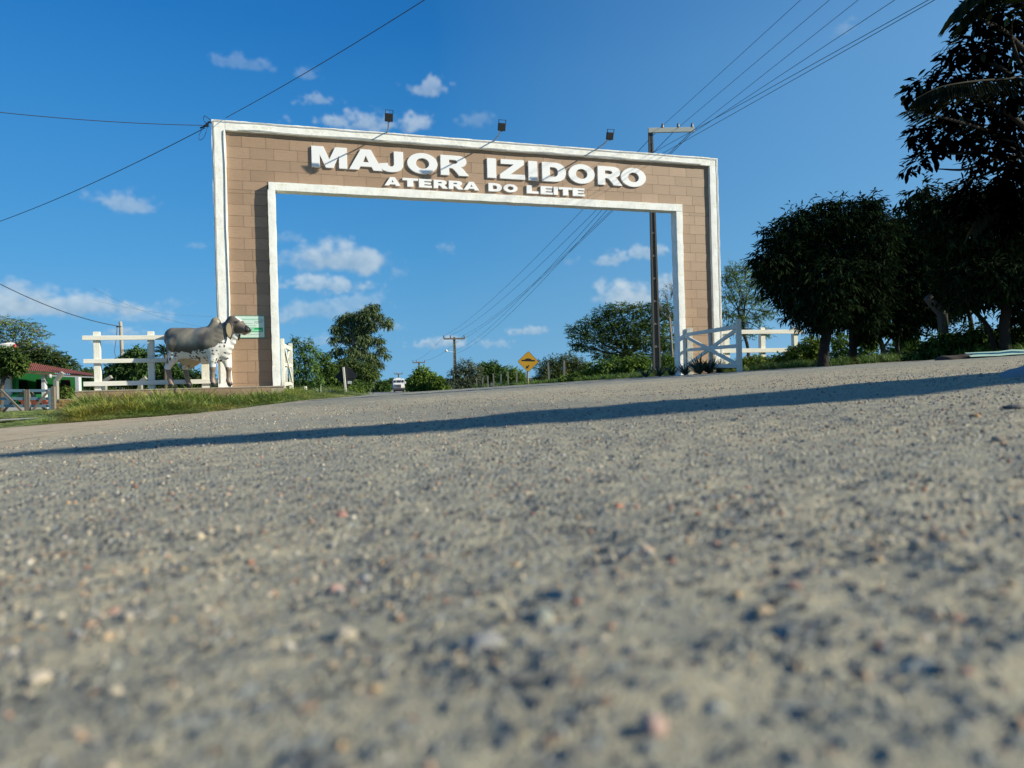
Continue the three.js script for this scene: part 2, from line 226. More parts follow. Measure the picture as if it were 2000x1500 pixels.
{
  const A0 = -75 * Math.PI / 180, pos = [], uv = [], colr = [], parts = { road: [], dirt_shoulder: [], ground: [] };
  for (const [r0, r1, nA, nR] of [[0.06, 1.3, 500, 720], [1.297, 48, 350, 490]]) { const base = pos.length / 3, ratio = Math.log(r1 / r0) / nR;
  for (let j = 0; j <= nR; j++) { const r = r0 * Math.exp(j * ratio); for (let i = 0; i <= nA; i++) {
    const a = A0 * (1 - (2 * i) / nA), x = r * Math.sin(a), f = r * Math.cos(a), s = sand(x, f), q = across(x, f) - roadLeft(f), big = 0.86 + 0.28 * fbm(x * 0.35, f * 0.35, 3, 13);
    pos.push(x, gy(x, f) + lift(x, f), -f); uv.push(x / TILE, f / TILE);
    const dirt = smooth(0.1, -0.5, q), veg = smooth(-0.2, 0.3, rimX(f) - x) + smooth(0, 0.8, across(x, f) - roadRight(f));
    let c = [lerp(0.76, 1.08, s), lerp(0.81, 1.06, s), lerp(0.76, 0.87, s)];
    const crack = smooth(0.46, 0.5, fbm(x * 0.8, f * 2.2, 4, 91)) * smooth(0.56, 0.52, fbm(x * 0.8, f * 2.2, 4, 91));
    c = c.map((v, k) => lerp(v, [1.3, 1.16, 0.94][k] * (1 - 0.35 * crack), dirt)); c = c.map((v, k) => lerp(v * big, [0.5, 0.44, 0.26][k], clamp(veg)));
    const stain = smooth(0.16, 0.05, Math.hypot((x + 0.075 - (f - 0.22) * 0.3) / 1.6, f - 0.235) - 0.02 * 0) * smooth(0.35, 0.6, fbm(x * 30, f * 30, 3, 19)) * 0; 
    colr.push(...c.map((v) => v * (1 - stain)));
  } }
  for (let j = 0; j < nR; j++) for (let i = 0; i < nA; i++) {
    const a = base + j * (nA + 1) + i, b = a + 1, c = a + nA + 1, d = c + 1, x = (pos[a * 3] + pos[d * 3]) / 2, f = -(pos[a * 3 + 2] + pos[d * 3 + 2]) / 2, q = across(x, f);
    const which = x < rimX(f) || q > roadRight(f) + 0.4 ? 'ground' : q < roadLeft(f) ? 'dirt_shoulder' : 'road';
    parts[which].push(a, c, b, b, c, d);
  }
  }
  // keep only the corners that each sheet uses
  const mat = new THREE.MeshStandardMaterial({ map: chipMap, vertexColors: true, roughness: 0.95, bumpMap: chipBump, bumpScale: 0.0042 });
  for (const k of Object.keys(parts)) {
    const remap = new Int32Array(pos.length / 3).fill(-1), p2 = [], u2 = [], c2 = [], idx = parts[k].map((v) => { if (remap[v] < 0) { remap[v] = p2.length / 3; p2.push(pos[v * 3], pos[v * 3 + 1], pos[v * 3 + 2]); u2.push(uv[v * 2], uv[v * 2 + 1]); c2.push(colr[v * 3], colr[v * 3 + 1], colr[v * 3 + 2]); } return remap[v]; });
    const g = new THREE.BufferGeometry(); g.setAttribute('position', new THREE.Float32BufferAttribute(p2, 3)); g.setAttribute('uv', new THREE.Float32BufferAttribute(u2, 2)); g.setAttribute('color', new THREE.Float32BufferAttribute(c2, 3)); g.setIndex(idx); g.computeVertexNormals(); struct(k, g, mat);
  }
}
// the country all round, to the horizon, and the road going on
{
  const pos = [], idx = [], colr = [], nA = 144, rs = [0, 6, 12, 18, 24, 30, 36, 42, 46, 50, 56, 64, 74, 88, 105, 130, 170, 230, 320, 450, 700, 1200, 2200, 4500];
  rs.forEach((r) => { for (let i = 0; i <= nA; i++) { const a = (i / nA) * 2 * Math.PI, x = r * Math.sin(a), f = r * Math.cos(a), n = fbm(x * 0.05, f * 0.05, 3, 4); pos.push(x, (r > 400 ? -0.9 : gy(x, f)) - (r < 47 ? 0.12 : 0.015), -f); colr.push(0.13 + n * 0.06, 0.135 + n * 0.05, 0.06 + n * 0.03); } });
  for (let j = 0; j < rs.length - 1; j++) for (let i = 0; i < nA; i++) { const a = j * (nA + 1) + i; idx.push(a, a + nA + 1, a + 1, a + 1, a + nA + 1, a + nA + 2); }
  const g = new THREE.BufferGeometry(); g.setAttribute('position', new THREE.Float32BufferAttribute(pos, 3)); g.setAttribute('color', new THREE.Float32BufferAttribute(colr, 3)); g.setIndex(idx); g.computeVertexNormals();
  struct('terrain', g, new THREE.MeshStandardMaterial({ vertexColors: true, roughness: 1 }));
  const p2 = [], i2 = [], u2 = []; let n = 0;
  for (let f = 44; f <= 900; f *= 1.06) { for (const s of [-1, 1]) { const q = s < 0 ? roadLeft(44) + 0.1 : 6.9, x = (q - 0.196 * f) / 0.98; p2.push(x, Math.max(gy(x, f), f > 300 ? -0.9 : -5) + 0.02, -f); u2.push(x / TILE, f / TILE); } if (n++) { const a = (n - 1) * 2; i2.push(a - 2, a - 1, a, a - 1, a + 1, a); } }
  const g2 = new THREE.BufferGeometry(); g2.setAttribute('position', new THREE.Float32BufferAttribute(p2, 3)); g2.setAttribute('uv', new THREE.Float32BufferAttribute(u2, 2)); g2.setIndex(i2); g2.computeVertexNormals();
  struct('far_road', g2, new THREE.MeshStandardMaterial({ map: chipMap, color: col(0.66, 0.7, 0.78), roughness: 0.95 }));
  // blue hills beyond the end of the road
  const h = [], hi = []; for (let i = 0; i <= 80; i++) { const x = lerp(-2600, 600, i / 80), t = fbm(i * 0.16, 3, 4, 7), y = 14 + t * 40 - Math.abs(i - 40) * 0.25; h.push(x, -4, -3400, x, y, -3500, x, y * 0.75, -3800, x, -4, -4000); if (i < 80) for (let k = 0; k < 3; k++) { const a = i * 4 + k; hi.push(a, a + 4, a + 1, a + 1, a + 4, a + 5); } }
  const hg = new THREE.BufferGeometry(); hg.setAttribute('position', new THREE.Float32BufferAttribute(h, 3)); hg.setIndex(hi); hg.computeVertexNormals(); struct('hills', hg, std(0.06, 0.085, 0.06, 1));
}
// loose gravel
const pebbleGeo = (seed, detail, sq = 0.7) => { const g = new THREE.IcosahedronGeometry(1, detail), p = g.attributes.position; for (let i = 0; i < p.count; i++) { const v = V(p.getX(i), p.getY(i), p.getZ(i)), k = 0.78 + 0.44 * fbm(v.x * 1.2 + seed * 5, v.y * 1.2 + v.z * 1.7 + seed, 3, seed); v.multiplyScalar(k); p.setXYZ(i, v.x, v.y * sq, v.z * 0.85); } g.deleteAttribute('uv'); const h = mergeVerts(g); h.computeVertexNormals(); return h; };
function mergeVerts(g) { const m = new Map(), pos = [], idx = [], p = g.attributes.position; for (let i = 0; i < p.count; i++) { const k = [p.getX(i), p.getY(i), p.getZ(i)].map((v) => Math.round(v * 1e4)).join(); if (!m.has(k)) { m.set(k, pos.length / 3); pos.push(p.getX(i), p.getY(i), p.getZ(i)); } idx.push(m.get(k)); } const h = new THREE.BufferGeometry(); h.setAttribute('position', new THREE.Float32BufferAttribute(pos, 3)); h.setIndex(idx); return h; }
const stoneMat = new THREE.MeshStandardMaterial({ color: 0xffffff, roughness: 0.9 });
{
  const R = rng(404), N = [26000, 26000, 24000], pal = [[0.42, 0.35, 0.26], [0.46, 0.4, 0.3], [0.3, 0.295, 0.28], [0.17, 0.17, 0.17], [0.4, 0.25, 0.17], [0.42, 0.3, 0.17], [0.52, 0.48, 0.41], [0.3, 0.14, 0.1], [0.11, 0.105, 0.1]], wts = [0.22, 0.36, 0.52, 0.68, 0.74, 0.8, 0.84, 0.89, 1];
  const m4 = new THREE.Matrix4(), q = new THREE.Quaternion(), e = new THREE.Euler(), c = new THREE.Color();
  const o = new THREE.Group(); o.name = 'loose_gravel'; scene.add(o); tag(o, 'loose sandy grit and small pebbles scattered over the road', 'gravel', null, 'stuff');
  N.forEach((n, k) => {
    const im = new THREE.InstancedMesh(pebbleGeo(k + 1, k ? 1 : 2, 0.6 + 0.12 * k), stoneMat, n); im.name = 'grit'; shadowed(im); let at = 0;
    while (at < n) {
      const r = 0.1 * Math.exp(Math.pow(R(), 0.55) * Math.log(16 / 0.1)), a = (R() * 2 - 1) * 1.15, x = r * Math.sin(a), f = r * Math.cos(a);
      if (x < rimX(f)) continue; const s = sand(x, f), dirt = across(x, f) < roadLeft(f); if (dirt && R() < 0.75) continue; if (R() > 0.25 + s * 0.75) continue; if (r < 0.2 && R() < 0.6) continue;
      const size = (0.0005 + 0.0011 * Math.pow(R(), 4)) * (dirt ? 0.7 : 1) * (0.8 + 0.55 * Math.min(r, 2.6)); e.set(R() * 6.3, R() * 6.3, R() * 6.3); q.setFromEuler(e);
      m4.compose(V(x, gy(x, f) + lift(x, f) + size * 0.1, -f), q, V(size, size, size)); im.setMatrixAt(at, m4);
      const w = R(), p = pal[wts.findIndex((v) => w <= v)], b = 0.75 + R() * 0.4; c.setRGB(p[0] * b, p[1] * b, p[2] * b); im.setColorAt(at, c); at++;
    }
    o.add(im);
  });
  // the pebbles that stand out one by one
  const one = [[655, 1150, 40, [0.5, 0.29, 0.23], 'rounded pink pebble lying left of the middle of the road'], [222, 1197, 28, [0.36, 0.2, 0.15], 'small red brown pebble at the left of the road'], [177, 1227, 28, [0.4, 0.25, 0.16], 'tan brown pebble just left below the red brown one'],
    [210, 1256, 28, [0.48, 0.34, 0.2], 'ochre pebble lowest of the three at the left'], [668, 1010, 24, [0.36, 0.17, 0.14], 'dark red pebble with a pale one beside it'], [688, 1012, 16, [0.55, 0.5, 0.42], 'tiny pale pebble touching the dark red one'], [1208, 990, 20, [0.5, 0.2, 0.11], 'bright brick red pebble right of the middle of the road'], [1550, 1150, 34, [0.45, 0.24, 0.17], 'reddish pointed pebble on the right half of the road'],
    [1490, 1203, 36, [0.5, 0.37, 0.22], 'ochre pebble below the reddish pointed one'], [1440, 1176, 24, [0.48, 0.32, 0.16], 'small orange pebble left of the ochre one'], [1278, 1436, 62, [0.46, 0.3, 0.24], 'large pinkish brown pebble near the lower edge of the view'], [1868, 1202, 32, [0.4, 0.22, 0.14], 'rust brown pebble far right on the road'],
    [1262, 1076, 44, [0.5, 0.37, 0.25], 'lumpy ochre stone with sand caught round it'], [672, 1240, 46, [0.42, 0.37, 0.28], 'cream coloured blunt pebble below the pink one'], [1058, 1212, 52, [0.24, 0.27, 0.23], 'greenish grey stone in the middle of the road'], [714, 1130, 20, [0.5, 0.49, 0.46], 'white quartz pebble right of the pink one'],
    [1904, 816, 22, [0.55, 0.3, 0.12], 'orange pebble just beyond the shadow band at the right'], [1982, 801, 46, [0.07, 0.07, 0.08], 'black flat stone at the right edge beside the shadow band'], [390, 1053, 24, [0.5, 0.42, 0.3], 'beige pebble left of the brown stain'], [948, 1254, 86, [0.24, 0.25, 0.25], 'broad flat blue grey chip bedded in the road'], [1790, 1065, 26, [0.42, 0.36, 0.28], 'beige chip at the right with a dark hollow before it'], [75, 1330, 44, [0.5, 0.43, 0.33], 'pale tan pebble at the lower left edge'], [1950, 862, 40, [0.32, 0.26, 0.17], 'crumbly brown clod at the right edge of the road']];
  const geos = [11, 12, 13, 14, 15].map((k) => { const g = pebbleGeo(k, 4, 0.7 + 0.06 * (k % 4)), p = g.attributes.position; for (let i = 0; i < p.count; i++) { const v = V(p.getX(i), p.getY(i), p.getZ(i)), n = v.clone().normalize(), q = 1 + (fbm(v.x * 3 + k, v.y * 3 + v.z * 2.3, 4, k) - 0.5) * 0.3 - 0.1 * Math.max(0, Math.abs(n.x * 0.6 + n.y * 0.3 - n.z * 0.7) - 0.6); p.setXYZ(i, v.x * q, v.y * q, v.z * q); } g.computeVertexNormals(); return g; });
  one.forEach(([px, py, w, cl, label], k) => { const p = hitGround(px, py), s = ((w / 2) / FPX) * -p.z * 0.95, o2 = mesh('pebble', geos[k % 5], std(lerp(cl[0], 0.33, 0.2), lerp(cl[1], 0.29, 0.2), lerp(cl[2], 0.23, 0.2), 0.9, { bumpMap: plasterBump, bumpScale: 0.0006 })); o2.position.set(p.x, gy(p.x, -p.z) + lift(p.x, -p.z) + s * (k === 19 ? 0.02 : 0.22), p.z); if (k === 22 || k === 12) o2.position.y -= s * 0.35; o2.scale.set(s * (k === 22 ? 0.7 : 1), s * (k === 19 ? 0.45 : k === 17 ? 0.35 : 0.9), s); o2.rotation.y = k * 1.7; tag(o2, label, 'pebble', 'pebbles that stand out on the road'); });
  // rough lump of mortar at the right edge of the view
  const lp = hitGround(1975, 738), lump = mesh('mortar_lump', pebbleGeo(21, 3, 0.55), std(0.26, 0.27, 0.28, 0.95, { bumpMap: plasterBump, bumpScale: 0.004 })); lump.position.copy(lp).add(V(0.075, -0.004, -0.03)); lump.scale.set(0.08, 0.062, 0.06); tag(lump, 'blurred grey rounded lump lying on the road at the right edge', 'stone');
}
// old leaning trunk just right of the view: its shadow is the dark band across the road
{
  const root = G(2.3, 2.34), pos = [], idx = [], nh = 34, ns = 20;
  for (let j = 0; j <= nh; j++) { const t = j / nh, h = t * 1.95 - 0.06, X = 2.3 - 1.93 * h, mid = X > 0 ? 1.2 + 0.495 * X : 1.2 + 0.19 * X, cz = -(mid - 0.462 * h), ez = Math.max(0.035, X > 0 ? 0.19 + 0.1 * X : 0.19 + 0.17 * X), ex = lerp(0.2, 0.1, clamp(h / 1.7)); for (let k = 0; k <= ns; k++) { const a = (k / ns) * Math.PI * 2, w = 1 + 0.07 * (fbm(Math.cos(a) * 2 + 5, Math.sin(a) * 2 + t * 5, 3, 44) - 0.5) * 2; pos.push(2.3 + Math.cos(a) * ex * w, h, cz + Math.sin(a) * ez * w); if (j < nh && k < ns) { const i = j * (ns + 1) + k; idx.push(i, i + ns + 1, i + 1, i + 1, i + ns + 1, i + ns + 2); } } }
  const g = new THREE.BufferGeometry(); g.setAttribute('position', new THREE.Float32BufferAttribute(pos, 3)); g.setIndex(idx); g.computeVertexNormals();
  tag(mesh('leaning_trunk', g, M.bark), 'bare leaning tree trunk at the right whose shadow crosses the road', 'trunk');
}
// ---------------------------------------------------------------- the arch over the road (u along it, v up, n towards the camera)
const AX = -6.8695, AF = 17, TURN = Math.asin(0.3004), US = 0.9538, UN = 0.3004;
const AW = (u, v, n) => V(AX + u * US + n * UN, v + EYE, -(AF + u * UN - n * US));
const inArch = (u, v, n) => [AW(u, v, n), TURN];
const gv = (u, n) => { const p = AW(u, 0, n); return gy(p.x, -p.z) - EYE; };
const woodTiles = [0, 1, 2, 3].map((k) => {
  const tone = [[0.36, 0.246, 0.16], [0.39, 0.268, 0.176], [0.335, 0.228, 0.147], [0.372, 0.252, 0.164]][k];
  const t = noiseTex(128, (u, v) => { const w = fbm(u * 3 + k * 9, v * 26 + fbm(u * 4 + k, v * 4, 2, k) * 5, 4, k + 3), f = fbm(u * 8, v * 90, 2, k + 30); const s = 0.78 + 0.3 * w + 0.1 * (f - 0.5) - 0.22 * smooth(0.62, 0.72, w) * smooth(0.8, 0.72, w); return tone.map((c) => { const x = c * s; return x <= 0.0031308 ? 12.92 * x : 1.055 * x ** (1 / 2.4) - 0.055; }); }, true);
  return new THREE.MeshStandardMaterial({ map: t, roughness: 0.55 });
});
const tileGeo = new THREE.BoxGeometry(1, 1, 0.012);
function tileRect(parent, u0, u1, v0, v1, n, R, ou = 0, ov = 0) {
  const g = 0.0055, m = mesh('tile', tileGeo, woodTiles[Math.floor(R() * 4)], parent); m.position.set((u0 + u1) / 2 - ou, (v0 + v1) / 2 - ov, n + (R() - 0.5) * 0.002); m.scale.set(u1 - u0 - g, v1 - v0 - g, 1); m.rotation.z = R() < 0.5 ? Math.PI : 0;
}
function roughBar(u0, v0, u1, v1, n0, n1, seed) {            // a hand-plastered beam: slightly wavy edges
  const w = u1 - u0, h = v1 - v0, d = n1 - n0, g = new THREE.BoxGeometry(w, h, d, Math.max(1, Math.round(w / 0.11)), Math.max(1, Math.round(h / 0.11)), 2), p = g.attributes.position;
  for (let i = 0; i < p.count; i++) { const x = p.getX(i), y = p.getY(i), z = p.getZ(i), X = x + seed * 3.1, ex = Math.abs(Math.abs(x) - w / 2) < 1e-6, ey = Math.abs(Math.abs(y) - h / 2) < 1e-6, ez = Math.abs(Math.abs(z) - d / 2) < 1e-6, k = (fbm(X * 5, y * 5 + seed, 3, seed) - 0.5) * 0.022; const corner = (ex + ey + ez > 1) ? 0.005 : 0; p.setXYZ(i, x + (ex ? Math.sign(x) * (k - corner) : 0), y + (ey ? Math.sign(y) * (k - corner) : 0), z + (ez ? Math.sign(z) * (k * 0.4 - corner) : 0)); }
  g.computeVertexNormals(); const uvs = g.attributes.uv; for (let i = 0; i < p.count; i++) uvs.setXY(i, (p.getX(i) + u0) / 1.2 + p.getZ(i), (p.getY(i) + v0) / 1.2); return g.translate((u0 + u1) / 2, (v0 + v1) / 2, (n0 + n1) / 2);
}
const arch = thing('entrance_arch', 'tall white framed arch over the road, faced with brown wood-look tiles and big white letters', 'arch', AW(0, 0, 0), TURN);
{
  const R = rng(12), T = -0.1;
  // walls behind the tiles
  mesh('wall', box(1.1, 6.2, 0.1, 0.76, 3.05, -0.17), M.grout, arch); mesh('wall', box(1.02, 6.2, 0.1, 12.875, 3.05, -0.17), M.grout, arch); mesh('wall', box(11.03, 1.24, 0.1, 6.845, 5.53, -0.17), M.grout, arch);
  mesh('back_wall', box(1.1, 6.2, 0.03, 0.76, 3.05, -0.236), M.white, arch); mesh('back_wall', box(1.02, 6.2, 0.03, 12.875, 3.05, -0.236), M.white, arch); mesh('back_wall', box(11.03, 1.24, 0.03, 6.845, 5.53, -0.236), M.white, arch);
  // outer frame
  mesh('frame', roughBar(0, 0.1, 0.307, 6.389, -0.26, 0, 1), M.white, arch); mesh('frame', roughBar(13.369, -0.4, 13.648, 6.389, -0.26, 0, 2), M.white, arch); mesh('frame', roughBar(0.3, 6.15, 13.375, 6.392, -0.257, 0.004, 3), M.white, arch);
  // inner frame, prouder than the outer one
  mesh('inner_frame', roughBar(1.214, 0.1, 1.394, 4.78, -0.22, 0.1, 4), M.white, arch); mesh('inner_frame', roughBar(12.181, -0.4, 12.383, 4.76, -0.22, 0.1, 5), M.white, arch); mesh('inner_frame', roughBar(1.234, 4.763, 12.383, 4.965, -0.217, 0.104, 6), M.white, arch);
  const rows = [[6.15, 6.072, 1], [6.072, 5.804, 0], [5.804, 5.536, 1], [5.536, 5.268, 0], [5.268, 5.0, 1]];
  for (const [t, b, k] of rows) { let u = 0.654 + k * 0.18 - 0.545; for (; u < 13.37; u += 0.545) { const a = Math.max(0.307, u), c = Math.min(13.369, u + 0.545); if (c - a > 0.01) tileRect(arch, a, c, b, t, T, R); } }
  const low = [[5.0, 4.79], [4.79, 4.70]]; for (let v = 4.70, i = 0; v > 0.12; v -= 0.2655) low.push([v, Math.max(0.1, v - 0.2655)]);
  low.forEach(([t, b], i) => {
    const k = i % 2, j = 0.654 + k * 0.18; tileRect(arch, 0.307, j, b, t, T, R); tileRect(arch, j, Math.min(1.214, j + 0.545), b, t, T, R); if (j + 0.545 < 1.205) tileRect(arch, j + 0.545, 1.214, b, t, T, R);
    const j2 = 12.72 + (1 - k) * 0.17; tileRect(arch, 12.383, j2, b, t, T, R); tileRect(arch, j2, 13.369, b, t, T, R);
  });
  tileRect(arch, 12.383, 12.9, -0.17, 0.1, T, R); tileRect(arch, 12.9, 13.369, -0.17, 0.1, T, R);
  // letters
  const S = { I: (w, h) => [[[0, 0], [w, 0], [w, h], [0, h]]], L: (w, h) => [[[0, 0], [w, 0], [w, 0.25 * h], [0.42 * w, 0.25 * h], [0.42 * w, h], [0, h]]],
    T: (w, h) => [[[0.31 * w, 0], [0.69 * w, 0], [0.69 * w, 0.75 * h], [w, 0.75 * h], [w, h], [0, h], [0, 0.75 * h], [0.31 * w, 0.75 * h]]],
    E: (w, h) => [[[0, 0], [w, 0], [w, 0.21 * h], [0.4 * w, 0.21 * h], [0.4 * w, 0.4 * h], [0.93 * w, 0.4 * h], [0.93 * w, 0.6 * h], [0.4 * w, 0.6 * h], [0.4 * w, 0.79 * h], [0.98 * w, 0.79 * h], [0.98 * w, h], [0, h]]],
    Z: (w, h) => [[[0, 0], [w, 0], [w, 0.24 * h], [0.42 * w, 0.24 * h], [0.97 * w, 0.78 * h], [0.97 * w, h], [0.04 * w, h], [0.04 * w, 0.76 * h], [0.56 * w, 0.76 * h], [0, 0.22 * h]]],
    M: (w, h) => [[[0, 0], [0.225 * w, 0], [0.225 * w, 0.62 * h], [0.4 * w, 0], [0.6 * w, 0], [0.775 * w, 0.62 * h], [0.775 * w, 0], [w, 0], [w, h], [0.67 * w, h], [0.5 * w, 0.4 * h], [0.33 * w, h], [0, h]]],
    A: (w, h) => [[[0, 0], [0.27 * w, 0], [0.33 * w, 0.17 * h], [0.67 * w, 0.17 * h], [0.73 * w, 0], [w, 0], [0.65 * w, h], [0.35 * w, h]], [[0.41 * w, 0.38 * h], [0.59 * w, 0.38 * h], [0.5 * w, 0.72 * h]]] };
  function letterShape(l, w, h) {
    if (S[l]) { const [o, ...holes] = S[l](w, h), s = new THREE.Shape(o.map((p) => new THREE.Vector2(...p))); for (const q of holes) s.holes.push(new THREE.Path(q.map((p) => new THREE.Vector2(...p)))); return s; }
    const s = new THREE.Shape(), p = new THREE.Path(), B = (o, a) => o.bezierCurveTo(...a.map((v, i) => (i % 2 ? v * h : v * w)));
    const Mv = (o, x, y) => o.moveTo(x * w, y * h), Ln = (o, x, y) => o.lineTo(x * w, y * h);
    if (l === 'O') { s.absellipse(w / 2, h / 2, w / 2, h / 2, 0, Math.PI * 2); p.absellipse(w / 2, h / 2, w * 0.225, h * 0.265, 0, Math.PI * 2); s.holes.push(p); }
    if (l === 'D') { Mv(s, 0, 0); Ln(s, 0.5, 0); B(s, [0.84, 0, 1, 0.2, 1, 0.5]); B(s, [1, 0.8, 0.84, 1, 0.5, 1]); Ln(s, 0, 1); Ln(s, 0, 0); Mv(p, 0.32, 0.24); Ln(p, 0.32, 0.76); Ln(p, 0.45, 0.76); B(p, [0.6, 0.76, 0.67, 0.66, 0.67, 0.5]); B(p, [0.67, 0.34, 0.6, 0.24, 0.45, 0.24]); Ln(p, 0.32, 0.24); s.holes.push(p); }
    if (l === 'R') { Mv(s, 0, 0); Ln(s, 0.3, 0); Ln(s, 0.3, 0.37); B(s, [0.44, 0.38, 0.46, 0.34, 0.54, 0.22]); Ln(s, 0.67, 0); Ln(s, 1.03, 0); Ln(s, 0.86, 0.27); B(s, [0.82, 0.35, 0.78, 0.4, 0.71, 0.43]); B(s, [0.86, 0.47, 0.94, 0.57, 0.94, 0.72]); B(s, [0.94, 0.9, 0.84, 1, 0.6, 1]); Ln(s, 0, 1); Ln(s, 0, 0); Mv(p, 0.3, 0.58); Ln(p, 0.3, 0.79); Ln(p, 0.48, 0.79); B(p, [0.66, 0.79, 0.66, 0.58, 0.48, 0.58]); Ln(p, 0.3, 0.58); s.holes.push(p); }
    if (l === 'J') { Mv(s, 0.62, 1); Ln(s, 0.62, 0.42); B(s, [0.62, 0.28, 0.56, 0.24, 0.48, 0.24]); B(s, [0.4, 0.24, 0.35, 0.28, 0.34, 0.41]); Ln(s, -0.02, 0.36); B(s, [0, 0.1, 0.2, -0.02, 0.49, -0.02]); B(s, [0.82, -0.02, 1, 0.12, 1, 0.4]); Ln(s, 1, 1); Ln(s, 0.62, 1); }
    return s;
  }
  const put = (l, u0, u1, v0, v1) => { const g = new THREE.ExtrudeGeometry(letterShape(l, u1 - u0, v1 - v0), { depth: 0.04, bevelEnabled: true, bevelThickness: 0.006, bevelSize: 0.005, bevelSegments: 1, curveSegments: 14 }); const m = mesh('letter', g, M.letter, arch); m.position.set(u0, v0, -0.086); m.rotation.z = (R() - 0.5) * 0.006; };
  for (const [l, a, b] of [['M', 2.255, 3.094], ['A', 3.15, 3.965], ['J', 3.891, 4.486], ['O', 4.595, 5.369], ['R', 5.454, 6.176], ['I', 6.697, 6.934], ['Z', 7.045, 7.732], ['I', 7.839, 8.085], ['D', 8.229, 8.906], ['O', 8.988, 9.754], ['R', 9.853, 10.57], ['O', 10.555, 11.322]]) put(l, a, b, l === 'O' ? 5.42 : 5.428, l === 'O' ? 5.944 : 5.936);
  for (const [l, a, b] of [['A', 4.012, 4.401], ['T', 4.462, 4.849], ['E', 4.88, 5.203], ['R', 5.262, 5.615], ['R', 5.657, 6.025], ['A', 6.052, 6.457], ['D', 6.718, 7.074], ['O', 7.129, 7.512], ['L', 7.776, 8.099], ['E', 8.171, 8.507], ['I', 8.546, 8.66], ['T', 8.693, 9.08], ['E', 9.098, 9.444]]) put(l, a, b, 5.078, 5.284);
  // conduit down the left leg and thin cables along the frame
  mesh('conduit', new THREE.TubeGeometry(new THREE.CatmullRomCurve3([V(0.275, 6.14, 0.012), V(0.268, 5.9, 0.012), V(0.285, 5.2, 0.012), V(0.272, 4, 0.012), V(0.29, 2.5, 0.012), V(0.28, 1, 0.012), V(0.285, 0.12, 0.012)]), 60, 0.017, 8), M.pvc, arch);
  const cab = (pts, r) => mesh('cable', new THREE.TubeGeometry(new THREE.CatmullRomCurve3(pts.map((p) => V(...p))), pts.length * 8, r, 5), M.cable, arch);
  { const a = [], b = []; for (let i = 0; i <= 26; i++) { const u = lerp(0.06, 13.6, i / 26); a.push([u, 6.352 + (R() - 0.5) * 0.02, 0.018]); b.push([u, 6.178 + (R() - 0.5) * 0.025, 0.018]); } cab(a, 0.007); cab(b.slice(1, 26), 0.008); }
  { const a = [], b = []; for (let i = 0; i <= 14; i++) { const v = lerp(6.35, 0.2, i / 14); a.push([0.055 + (R() - 0.5) * 0.012, v, 0.016]); b.push([13.6 + (R() - 0.5) * 0.012, v, 0.016]); } cab(a, 0.008); cab(b, 0.008); }
}
// floodlights leaning out over the road
function floodlight(pos) {
  const t = thing('floodlight', '', 'floodlight', pos, TURN, 'floodlights on top of the arch');
  mesh('arm', limb([V(0, -0.06, -0.02), V(0, 0.02, 0.04), V(-0.03, 0.0, 0.45), V(-0.1, -0.02, 0.99)], 0.016, 0.016, 6, 10), M.steel, t);
  const hd = new THREE.Group(); hd.name = 'head'; hd.position.set(-0.09, 0.04, 1.02); hd.rotation.x = 0.35; t.add(hd);
  mesh('housing', rbox(0.19, 0.19, 0.07, 0, 0, 0, 0.012), M.darkMetal, hd); mesh('glass', box(0.15, 0.15, 0.006, 0, 0, -0.038), std(0.1, 0.11, 0.12, 0.15), hd);
  mesh('bracket', merge([box(0.012, 0.1, 0.02, -0.09, 0.12, 0.02), box(0.012, 0.1, 0.02, 0.09, 0.12, 0.02), box(0.2, 0.012, 0.02, 0, 0.165, 0.02), box(0.03, 0.02, 0.06, 0, -0.1, 0.02)]), M.darkMetal, hd);
  return t;
}
const flood = floodlight(AW(4.1, 6.37, -0.05)); flood.userData.label = 'black floodlight on the arch above the letters M and A';
[[6.9, 'black floodlight on the arch above the gap between the two words'], [9.85, 'black floodlight on the arch above the last O and R']].forEach(([u, l]) => { const c = flood.clone(); c.name = numbered('floodlight'); c.position.copy(AW(u, 6.37, -0.05)); c.userData.label = l; scene.add(c); });
